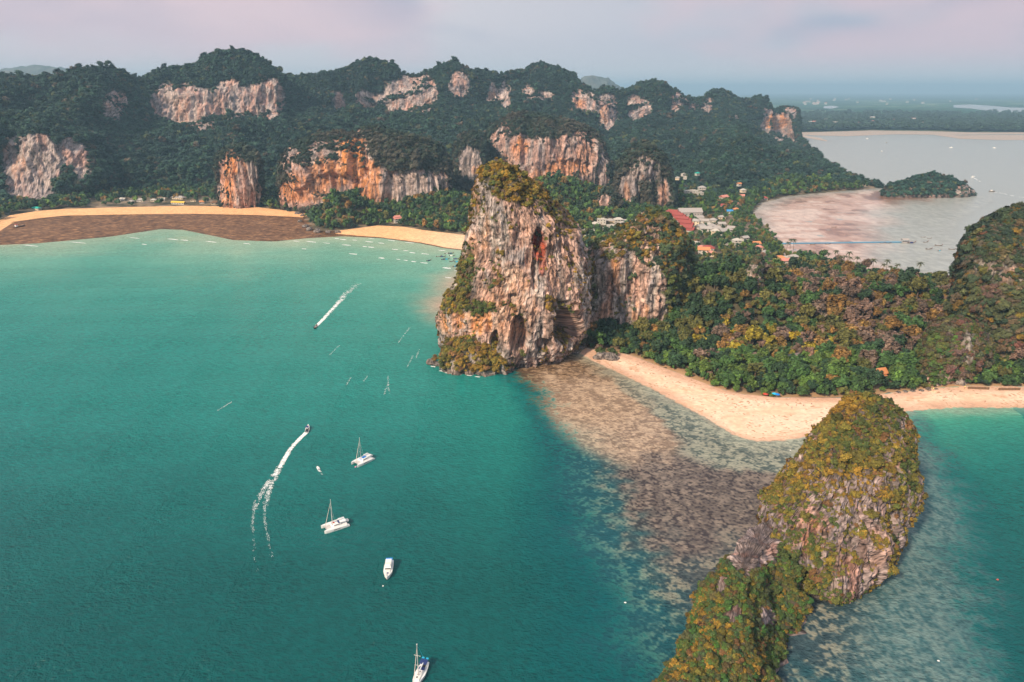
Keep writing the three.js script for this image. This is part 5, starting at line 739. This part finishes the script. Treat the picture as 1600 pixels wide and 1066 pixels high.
{
  const t = boatAt('motor_yacht', 'white motor yacht with a bright blue awning over its stern, anchored bow toward the camera', 'motor yacht', [607, 893], heading([609, 880], [605, 905]));
  part('hull', hullGeo([[-6, 1.75, 1.3, -0.4], [-2, 2.05, 1.45, -0.6], [2, 1.95, 1.65, -0.55], [4.6, 1.15, 1.85, -0.3], [6, 0.08, 2.0, 0.3]]), B.white, t);
  part('foredeck', rb(3.4, 0.3, 2.2, 2.8, 1.8, 0, 0.14), B.deck, t); part('hatch', rb(0.8, 0.14, 0.8, 3.6, 2.0, -0.1, 0.05), B.navy, t); part('anchor_winch', rb(0.5, 0.25, 0.4, 4.9, 2.0, 0, 0.08), B.dark, t);
  const c = part('cabin', rb(5, 1.5, 3.1, -1.2, 2.2, 0, 0.35), B.white, t); part('windscreen', rb(0.1, 0.6, 2.6, 1.36, 2.45, 0, 0.04), B.dark, c); for (const s of [-1, 1]) part('side_window', rb(3.2, 0.5, 0.1, -1.2, 2.4, s * 1.56, 0.04), B.dark, c);
  part('flybridge', rb(2.6, 0.6, 2.7, -0.4, 3.2, 0, 0.2), B.deck, t); part('flybridge_seat', rb(0.7, 0.35, 2, 0.2, 3.6, 0, 0.12), B.white, t); part('hard_top', rb(2.3, 0.14, 2.7, -2.3, 4.0, 0, 0.06), B.white, t); for (const s of [-1, 1]) part('roof_post', rod([-3.2, 2.9, s * 1.2], [-3.2, 4, s * 1.2], 0.06), B.alu, t);
  part('stern_awning', rb(1.5, 0.12, 3, -4.7, 3.0, 0, 0.05), B.blue, t); for (const s of [-1, 1]) part('awning_post', rod([-5.3, 1.3, s * 1.4], [-5.3, 3, s * 1.4], 0.05), B.alu, t);
  for (const s of [-1, 1]) part('rail', rod([1.6, 2.25, s * 1.9], [5.4, 2.5, s * 0.5], 0.04), B.alu, t); part('swim_platform', rb(0.9, 0.12, 3, -6.3, 0.35, 0, 0.05), B.deck, t);
  const b = boatAt('mooring_buoy', 'tiny white mooring buoy just below the bow of the motor yacht', 'buoy', [598.5, 916], 0); part('float', new THREE.SphereGeometry(0.35, 12, 8), B.white, b); part('ring', new THREE.TorusGeometry(0.12, 0.03, 6, 10).translate(0, 0.42, 0), B.alu, b);
}
{
  const t = boatAt('sailing_yacht', 'single hulled sailing yacht with a navy cockpit cover, cut by the bottom edge', 'sailing yacht', [656, 1058], heading([664, 1040], [647, 1075]));
  part('hull', hullGeo([[-6.2, 1.3, 1.2, 0], [-3, 1.85, 1.2, -0.5], [0, 2.0, 1.3, -0.6], [3, 1.5, 1.45, -0.5], [5.4, 0.5, 1.6, -0.1], [6.4, 0.05, 1.7, 0.4]]), B.white, t);
  const c = part('coachroof', rb(5, 0.6, 2.1, 0.6, 1.55, 0, 0.25), B.deck, t); for (const x of [-0.6, 0.7, 2]) part('hatch', rb(0.6, 0.1, 0.6, x, 1.88, 0.2, 0.04), B.dark, c);
  part('bimini', rb(2.6, 0.14, 2.8, -4.2, 3.1, 0, 0.06), B.navy, t); for (const s of [-1, 1]) part('bimini_post', rod([-3.4, 1.2, s * 1.3], [-3.8, 3.1, s * 1.3], 0.05), B.alu, t); part('sprayhood', rb(1.3, 0.9, 2.2, -2.1, 1.9, 0, 0.4), B.navy, t); part('cockpit', rb(2.6, 0.1, 1.4, -4.2, 1.24, 0, 0.04), B.dark, t);
  part('mast', rod([1.2, 1.6, 0], [0.9, 15.8, 0], 0.17, 0.12), B.alu, t); part('masthead', rb(0.5, 0.3, 0.3, 0.9, 15.9, 0, 0.08), B.white, t); for (const y of [6.5, 11]) part('spreader', rod([1.1, y, -1.2], [1.1, y, 1.2], 0.06), B.alu, t);
  part('boom', rb(4.6, 0.5, 0.4, -1.3, 3.0, 0, 0.18), B.white, t); part('furled_sail', rod([6.0, 1.7, 0], [1.0, 14.6, 0], 0.15, 0.07), std([0.66, 0.56, 0.5], 0.9), t); part('backstay', rod([-6, 1.3, 0], [0.9, 15.7, 0], 0.035), B.aqua, t);
  for (const s of [-1, 1]) part('solar_panel', rb(0.7, 0.06, 0.9, -5.7, 3.3, s * 0.8, 0.02), B.aqua, t);
}
{
  const t = boatAt('speedboat', 'dark decked speedboat with an orange bow leading the curved white wake', 'speedboat', [480.5, 672], heading([479, 676], [482, 665]));
  part('hull', hullGeo([[-4, 1.15, 0.9, -0.2], [0, 1.3, 1.0, -0.3], [2.6, 0.9, 1.3, -0.1], [4.6, 0.08, 1.7, 0.6]]), B.white, t); part('deck', rb(4.6, 0.12, 1.9, -1.4, 1.0, 0, 0.05), B.dark, t); part('bow_cover', rb(1.6, 0.14, 0.9, 2.6, 1.42, 0, 0.06), B.orange, t); part('console', rb(0.9, 0.9, 0.9, -0.2, 1.5, 0, 0.2), B.white, t); part('canopy', rb(2.2, 0.1, 1.9, -0.6, 2.7, 0, 0.04), B.navy, t);
  for (const s of [-1, 1]) part('canopy_post', rod([0.3, 1, s * 0.8], [0.2, 2.7, s * 0.8], 0.05), B.alu, t); for (const s of [-1, 1]) part('outboard_motor', rb(0.6, 1.0, 0.45, -4.2, 1.0, s * 0.45, 0.15), B.dark, t);
  const d = boatAt('dinghy', 'tiny white inflatable dinghy with a short trail between the catamarans', 'dinghy', [497, 732.5], heading([500, 737], [496, 730])); part('hull', hullGeo([[-1.6, 0.75, 0.5, -0.1], [0.8, 0.75, 0.55, -0.1], [1.8, 0.15, 0.7, 0.2]]), B.white, d); part('floor', rb(2, 0.1, 0.7, -0.3, 0.56, 0, 0.03), B.deck, d); part('outboard_motor', rb(0.35, 0.7, 0.3, -1.8, 0.6, 0, 0.1), B.dark, d);
  const b = boatAt('mooring_buoy', 'small round pink buoy at the bow of the upper catamaran', 'buoy', [555.5, 730], 0); part('float', new THREE.SphereGeometry(0.5, 14, 10), B.pink, b); part('ring', new THREE.TorusGeometry(0.16, 0.04, 6, 10).translate(0, 0.6, 0), B.alu, b);
  const f = (px, py, c, l) => { const q = boatAt('swim_float', l, 'float', [px, py], 0); part('float', new THREE.SphereGeometry(0.4, 12, 8).scale(1.4, 0.7, 1), c, q); part('ring', new THREE.TorusGeometry(0.14, 0.03, 6, 10).translate(0, 0.3, 0), B.alu, q); };
  f(977, 942, B.white, 'tiny white float over the dark edge of the reef flat'); f(1235, 704, B.white, 'white float in the shallows below the beach left of the nearest rock'); f(1466.5, 1033, B.white, 'white float on the water at the lower right'); f(1559, 906, B.red, 'tiny red float on the green water near the right edge'); f(349, 338.5, B.yellow, 'yellow float lying on the far left sand before the squat rock');
}
function longtail(label, at, head, canopy, group, k = 1) {
  const t = boatAt('longtail_boat', label, 'longtail boat', at, head, group);
  part('hull', hullGeo([[-5, 0.55, 1.1, 0.1], [-3, 0.95, 0.8, -0.2], [0, 1.1, 0.75, -0.25], [3, 0.8, 0.95, -0.15], [4.8, 0.3, 1.7, 0.5], [5.8, 0.08, 2.7, 1.8]]), B.wood, t);
  if (canopy) { part('canopy', (() => { const g = new THREE.CylinderGeometry(1.6, 1.6, 4.2, 14, 1, true, -0.75, 1.5); g.rotateZ(Math.PI / 2); g.rotateX(Math.PI / 2 * 0); g.translate(-0.8, 0.75, 0); return g; })(), canopy, t); part('canopy_rail', rod([-2.8, 1.9, -1], [1.2, 1.9, -1], 0.05), B.wood, t); for (const x of [-2.6, 1]) for (const s of [-1, 1]) part('post', rod([x, 0.7, s * 0.85], [x, 2.0, s * 0.95], 0.05), B.wood, t); }
  for (const x of [-2, -0.5, 1]) part('bench', rb(0.4, 0.08, 1.7, x, 0.85, 0, 0.03), B.deck, t);
  part('engine', rb(0.9, 0.6, 0.6, -4.4, 1.4, 0, 0.12), B.dark, t); part('propeller_shaft', rod([-4.8, 1.3, 0], [-7.6, 0.1, 0], 0.06), B.alu, t); part('prow_ribbon', rb(0.35, 0.7, 0.3, 5.5, 2.4, 0, 0.08), B.red, t);
  t.scale.setScalar(k); return t;
}
B.aqua.side = B.blue.side = B.wood.side = B.deck.side = THREE.DoubleSide;
longtail('dark long boat with a blue canopy racing ahead of the straight white wake', [493, 512], heading([497, 506], [491, 514]), B.aqua);
{
  const N = ['dark longtail boat moored alone, leftmost of the group off the pale beach', 'dark open longtail boat, left one of the pair in the second row', 'dark open longtail boat, right one of the pair in the second row', 'dark longtail boat with a pale top, left one nearest the beach', 'dark longtail boat, right one nearest the beach', 'longtail boat with a white deck just below the two nearest the beach', 'dark longtail boat moored tight on the left of the bright blue one', 'longtail boat with a bright blue canopy in the middle of the moored group', 'slim dark longtail boat above the front row beside the tower', 'slim dark longtail boat at the left of the front row', 'longtail boat with a small blue top in the front row', 'dark longtail boat touching the tower edge in the front row', 'longtail boat with a bright blue canopy and red hull, nearest of the moored group'];
  [[670, 407.5, null], [685.4, 401, null], [691.3, 401.3, null], [698, 396.6, B.deck], [704.5, 396.4, null], [706, 400, B.deck], [693, 405.5, null], [697.8, 405.4, B.aqua], [712.6, 404.9, null], [706, 408.6, null], [713.8, 409.4, B.aqua], [722, 409.4, null], [711, 416.3, B.aqua]].forEach(([x, y, c], i) => longtail(N[i], [x, y], heading([0 + 690, 406], [700, 404 + (i % 3)]), c || (i % 2 ? null : B.navy), 'longtail boats moored off the pale far beach', 0.72));
  const E = ['left one of the two farthest boats off the pier', 'right one of the two farthest boats off the pier', 'boat just right of the pier head', 'boat fourth from the pier head, right of centre', 'boat below and right of the pier head', 'small boat with a blue side, lowest of the middle three', 'dark boat left of the last pair by the big rock', 'small boat right beside the big rock', 'boat partly hidden by the big overgrown rock'];
  [[1442, 371, 0.6], [1452.4, 373, 0.6], [1446.6, 378.8, 0.85], [1466.4, 384, 0.9], [1451.3, 389.6, 0.9], [1467.8, 392, 0.6], [1487.4, 390, 0.8], [1499.8, 391, 0.6], [1502.5, 400, 0.7]].forEach(([x, y, k], i) => longtail('longtail boat on pink shallows, ' + E[i], [x, y], heading([1440, 380], [1450, 380.5 - (i % 3) * 0.8]), i === 5 ? B.aqua : null, 'longtail boats moored off the pier', k));
  [[1303, 355.5, 'dark boat stranded alone on the mudflat above the pier'], [1270, 382.6, 'dark boat lying against the pier near the shore'], [1293.5, 382, 'dark boat lying against the middle of the pier'], [1379, 380.3, 'left one of two dark boats tied to the outer pier'], [1388, 380.2, 'right one of two dark boats tied to the outer pier'], [1230, 383.2, 'dark boat lying against the landward end of the pier']].forEach(([x, y, l]) => longtail(l, [x, y], heading([1270, 382], [1280, 381.8]), null, 'dark boats along the pier', 0.75));
  [[1486, 231, 'white boat far out on the grey bay above the islet'], [1355, 217, 'small boat far out near the sandbank'], [1385, 223.5, 'small dark boat far out on the left of the grey bay'], [1378, 237, 'small boat on the grey bay left of the islet'], [1554, 231.5, 'small boat far out near the right edge'], [1550, 299.5, 'small white boat ahead of the thin wake right of the islet'], [1521, 277, 'white speedboat ahead of the short wake above the islet']].forEach(([x, y, l], i) => { const t = boatAt('motorboat', l, 'motorboat', [x, y], i * 0.7 + 2.4); part('hull', hullGeo([[-5, 1.5, 1.2, -0.2], [1, 1.7, 1.4, -0.3], [5, 0.2, 2, 0.4]]), i % 3 === 2 ? B.wood : B.white, t); part('cabin', rb(3.4, 1.6, 2.4, -1, 2, 0, 0.3), B.deck, t); part('roof', rb(4, 0.15, 2.7, -1, 2.95, 0, 0.05), B.white, t); t.scale.setScalar(1.1); });
  const t = boatAt('barge', 'old brown wooden barge grounded in the murky shallows at the far left', 'barge', [30, 355], 1.2); part('hull', hullGeo([[-9, 2.6, 1.6, -0.2], [0, 3, 1.5, -0.4], [7, 2, 2.2, 0], [9.5, 0.3, 3, 1.2]]), B.wood, t); part('wheelhouse', rb(3.6, 3, 3, -4, 3, 0, 0.2), B.deck, t); part('roof', rb(4.2, 0.25, 3.6, -4, 4.6, 0, 0.06), B.red, t); part('mast', rod([2, 1.6, 0], [2, 8.5, 0], 0.14), B.wood, t);
}
// ---------- pier ----------
{
  const a = G(1214, 381.6), b = G(1408, 379.2), d = b.clone().sub(a), n = 46, t = thing('floating_pier', 'long blue floating pier across the mudflat with a grey landing stage at its end', 'pier', null, a); t.rotation.y = Math.atan2(-d.z, d.x);
  const L = d.length(), s = L / n, pon = rb(s * 0.94, 0.9, 3.2, 0, 0, 0, 0.1), pierBlue = std([0.07, 0.27, 0.45], 0.7);
  for (let k = 0; k < n; k++) { const m = part('pontoon', pon, pierBlue, t); m.position.set((k + 0.5) * s, 0.75, 0); }
  for (const z of [-1.5, 1.5]) part('handrail', rod([0, 2.1, z], [L, 2.1, z], 0.06), B.aqua, t); for (let k = 0; k <= n; k += 2) part('rail_post', rod([k * s, 1.1, 1.5], [k * s, 2.1, 1.5], 0.05), B.alu, t);
  const g = part('landing_stage', rb(17, 1.2, 9, L + 8.5, 0.8, 0, 0.2), M.grey, t); part('shelter_roof', gable(8, 6, 1.6, 0.6).translate(L + 5, 4.2, 0), M.grey, g); for (const x of [1.5, 8.5]) for (const z of [-2.5, 2.5]) part('shelter_post', rod([L + x, 1.3, z], [L + x, 4.2, z], 0.12), B.wood, g);
  part('tyre_fender', new THREE.TorusGeometry(0.5, 0.2, 8, 14).translate(L + 12, 0.9, 4.6), B.dark, g);
  longtail('large dark ferry boat moored at the landing stage at the pier end', [1424, 380], heading([1410, 380.5], [1430, 379.8]), B.navy, null, 1.15);
}
// ---------- beach: people, parasols, walls, lamps ----------
function bodyGeo(pose) {
  const mc = new MarchingCubes(44, new THREE.MeshBasicMaterial(), false, false, 60000); mc.isolation = 0; const N = 44, cap = (p, a, b, ra, rb2) => { const ab = b.map((v, i) => v - a[i]), ap = p.map((v, i) => v - a[i]), t = clamp((ap[0] * ab[0] + ap[1] * ab[1] + ap[2] * ab[2]) / (ab[0] ** 2 + ab[1] ** 2 + ab[2] ** 2 + 1e-9)); return Math.hypot(ap[0] - ab[0] * t, ap[1] - ab[1] * t, ap[2] - ab[2] * t) - mix(ra, rb2, t); };
  const st = pose, J = [[[0, 0.92, 0], [0, 1.38, 0], 0.15, 0.17], [[0, 1.4, 0], [0, 1.52, 0], 0.06, 0.055], [[0, 1.61, 0], [0, 1.68, 0], 0.095, 0.09], [[-0.09, 0.9, 0], [-0.1, 0.48, st], 0.1, 0.065], [[-0.1, 0.48, st], [-0.11, 0.06, st * 0.4 - 0.06], 0.06, 0.04], [[0.09, 0.9, 0], [0.1, 0.48, -st], 0.1, 0.065], [[0.1, 0.48, -st], [0.11, 0.06, -st * 1.6], 0.06, 0.04], [[-0.11, 0.04, st * 0.4 - 0.06], [-0.11, 0.03, st * 0.4 + 0.1], 0.04, 0.035], [[0.11, 0.04, -st * 1.6], [0.11, 0.03, -st * 1.6 + 0.16], 0.04, 0.035], [[-0.2, 1.38, 0], [-0.26, 1.1, -st * 0.6], 0.055, 0.042], [[-0.26, 1.1, -st * 0.6], [-0.25, 0.84, -st * 0.2 + 0.06], 0.042, 0.035], [[0.2, 1.38, 0], [0.26, 1.1, st * 0.6], 0.055, 0.042], [[0.26, 1.1, st * 0.6], [0.25, 0.84, st * 0.9 + 0.06], 0.042, 0.035]];
  for (let k = 0; k < N; k++) for (let j = 0; j < N; j++) for (let i = 0; i < N; i++) { const p = [(i - 22) / 22, (j - 22) / 22 + 0.92, (k - 22) / 22]; let s = 0; for (const [a, b, r0, r1] of J) s += Math.exp(-cap(p, a, b, r0, r1) * 40); mc.field[i + j * N + k * N * N] = Math.log(s) / 40; }
  mc.update(); const g = new THREE.BufferGeometry(), c = mc.count; g.setAttribute('position', new THREE.BufferAttribute(mc.positionArray.slice(0, c * 3), 3)); g.setAttribute('normal', new THREE.BufferAttribute(mc.normalArray.slice(0, c * 3), 3)); g.translate(0, 0.92, 0); return g;
}
{
  const poses = [bodyGeo(0.02), bodyGeo(0.12)], cloth = [M.white, B.red, B.navy, B.dark, B.aqua], CN = ['white', 'red', 'navy', 'black', 'light blue'];
  const spots = ['walking alone on the open sand left of the parasols', 'near the parasols at the back of the beach', 'below the parasols on the curved beach', 'walking on the sand well left of the parasols', 'walking below and right of the parasols', 'on the sand midway between parasols and nearest rock', 'at the middle of the beach left of the nearest rock', 'close behind the nearest rock on the sand', 'on the sand just left of the nearest rock', 'lower down on the wet sand left of the nearest rock', 'on the right beach below the retaining wall', 'near the water on the right beach', 'standing by the lamp at the retaining wall', 'walking near the left end of the curved beach'];
  [[1161, 624.5], [1184, 626.5], [1193.6, 630], [1151, 634.5], [1209, 634], [1228, 633.5], [1244, 635.5], [1268, 633], [1255, 635.5], [1237, 639.5], [1477.5, 620.5], [1539, 629], [1500, 613], [1040, 590]].forEach(([x, y], i) => { const p = G(x, y, 0.9), t = thing('person', `person in ${CN[i % 5]} shorts ${spots[i]}`, 'person', null, p); const v = (x2) => p.y; const f = proj(p.x, p.y, p.z); t.position.y = 0.4 + clamp(-dBeach(p.x, p.z) / 30) * 1.2; t.rotation.y = i * 1.7; part('body', poses[i % 2], B.skin, t); part('shorts', new THREE.CylinderGeometry(0.18, 0.21, 0.32, 12).scale(1, 1, 0.85).translate(0, 0.86, 0), cloth[i % 5], t); part('hair', new THREE.SphereGeometry(0.115, 12, 8, 0, 6.3, 0, 1.7).translate(0, 1.68, -0.01), B.dark, t); });
  const par = (px, py, c, l) => { const t = thing('parasol', l, 'parasol', null, G(px, py, 1.2)); part('canopy', new THREE.ConeGeometry(1.9, 0.8, 10, 1, true).translate(0, 2.5, 0), c, t); part('pole', rod([0, 0, 0], [0, 2.6, 0], 0.05), B.alu, t); };
  B.red.side = THREE.DoubleSide; par(1195.6, 620, B.red, 'red parasol at the back of the curved beach under the trees'); par(1210, 619.5, B.aqua, 'blue parasol at the back of the curved beach, left of its darker neighbour'); par(1214, 620.5, B.blue, 'darker blue parasol just right of the light blue one on the beach');
  const k = boatAt('kayak', 'red kayak lying on the open sand of the curved beach', 'kayak', [1099.5, 611.5], heading([1096, 610], [1103, 612.5])); k.position.y = 0.9; part('hull', hullGeo([[-2.4, 0.05, 0.4, 0.1], [-1, 0.38, 0.35, 0], [1, 0.38, 0.35, 0], [2.4, 0.05, 0.4, 0.1]]), B.red, k); part('seat', rb(0.7, 0.1, 0.4, 0, 0.37, 0, 0.03), B.dark, k);
  // log retaining wall and stone bank
  const wallAt = (x0, y0, x1, y1, l) => { const a = G(x0, y0), b = G(x1, y1), d = b.clone().sub(a), n = Math.round(d.length() / 0.75), t = thing('retaining_wall', l, 'wall', null, a); t.position.y = 0.9; t.rotation.y = Math.atan2(-d.z, d.x); const g = new THREE.CylinderGeometry(0.34, 0.36, 2.6, 7); part('backing', bx(d.length(), 2, 0.4, d.length() / 2, 0.8, -0.45), M.wood, t); for (let i = 0; i < n; i++) { const m = part('log', g, i % 3 ? M.wood : M.thatch, t); m.position.set((i + 0.5) * 0.75, 0.9 + 0.12 * n3(i * 1.3, 2, 1), 0.08 * n3(i, 4, 7)); m.rotation.y = i; } };
  wallAt(1512, 610.5, 1545, 611.5, 'dark log retaining wall at the back of the right beach, nearer the rounded rock'); wallAt(1560, 612.5, 1593, 612.5, 'dark log retaining wall at the back of the right beach, by the right edge');
  for (const [px, py, l] of [[1458, 612, 'lit yellow lamp on a post in front of the beach stone bank'], [1507, 609, 'lit yellow lamp on a post at the left end of the log wall']]) { const t = thing('beach_lamp', l, 'lamp', null, G(px, py, 1)); part('post', rod([0, -0.4, 0], [0, 2.3, 0], 0.07), M.wood, t); part('lamp_globe', new THREE.SphereGeometry(0.24, 14, 10).translate(0, 2.5, 0), std([0.9, 0.6, 0.1], 0.5, { emissive: new THREE.Color(1, 0.55, 0.05), emissiveIntensity: 2 }), t); const pl = new THREE.PointLight(new THREE.Color(1, 0.6, 0.2), 8, 0, 2); pl.position.set(0, 2.5, 0); pl.castShadow = true; t.add(pl); }
}
// a single dark round tree on the near ridge
{ const t = thing('tree', 'dark green round tree on the near ridge, darker than the scrub around', 'tree', null, P(1136, 958, 216)); part('crown', NEAR[1], leafMat([0.012, 0.045, 0.018]), t); part('trunk', new THREE.CylinderGeometry(0.06, 0.1, 1.2, 7).translate(0, 0.2, 0), M.wood, t); t.scale.set(4.2, 4.6, 4.2); }

// look-alikes told apart by their place from left to right
{
  const by = new Map(); for (const o of scene.children) if (o.userData.label && o.userData.kind !== 'stuff') { const l = o.userData.label; by.has(l) ? by.get(l).push(o) : by.set(l, [o]); }
  const nth = n => n + (n % 10 === 1 && n !== 11 ? 'st' : n % 10 === 2 && n !== 12 ? 'nd' : n % 10 === 3 && n !== 13 ? 'rd' : 'th');
  for (const [l, a] of by) { if (a.length < 2) continue; a.map(o => [proj(o.position.x, o.position.y, o.position.z)[0], o]).sort((p, q) => p[0] - q[0]).forEach(([, o], i) => { o.userData.label = `${l}, ${i === 0 ? 'leftmost' : i === a.length - 1 ? 'rightmost' : nth(i + 1) + ' from left'} of ${a.length}`; }); }
}
scene.traverse(o => { if (o.isMesh) { o.castShadow = true; o.receiveShadow = true; } });
renderer.render(scene, camera);
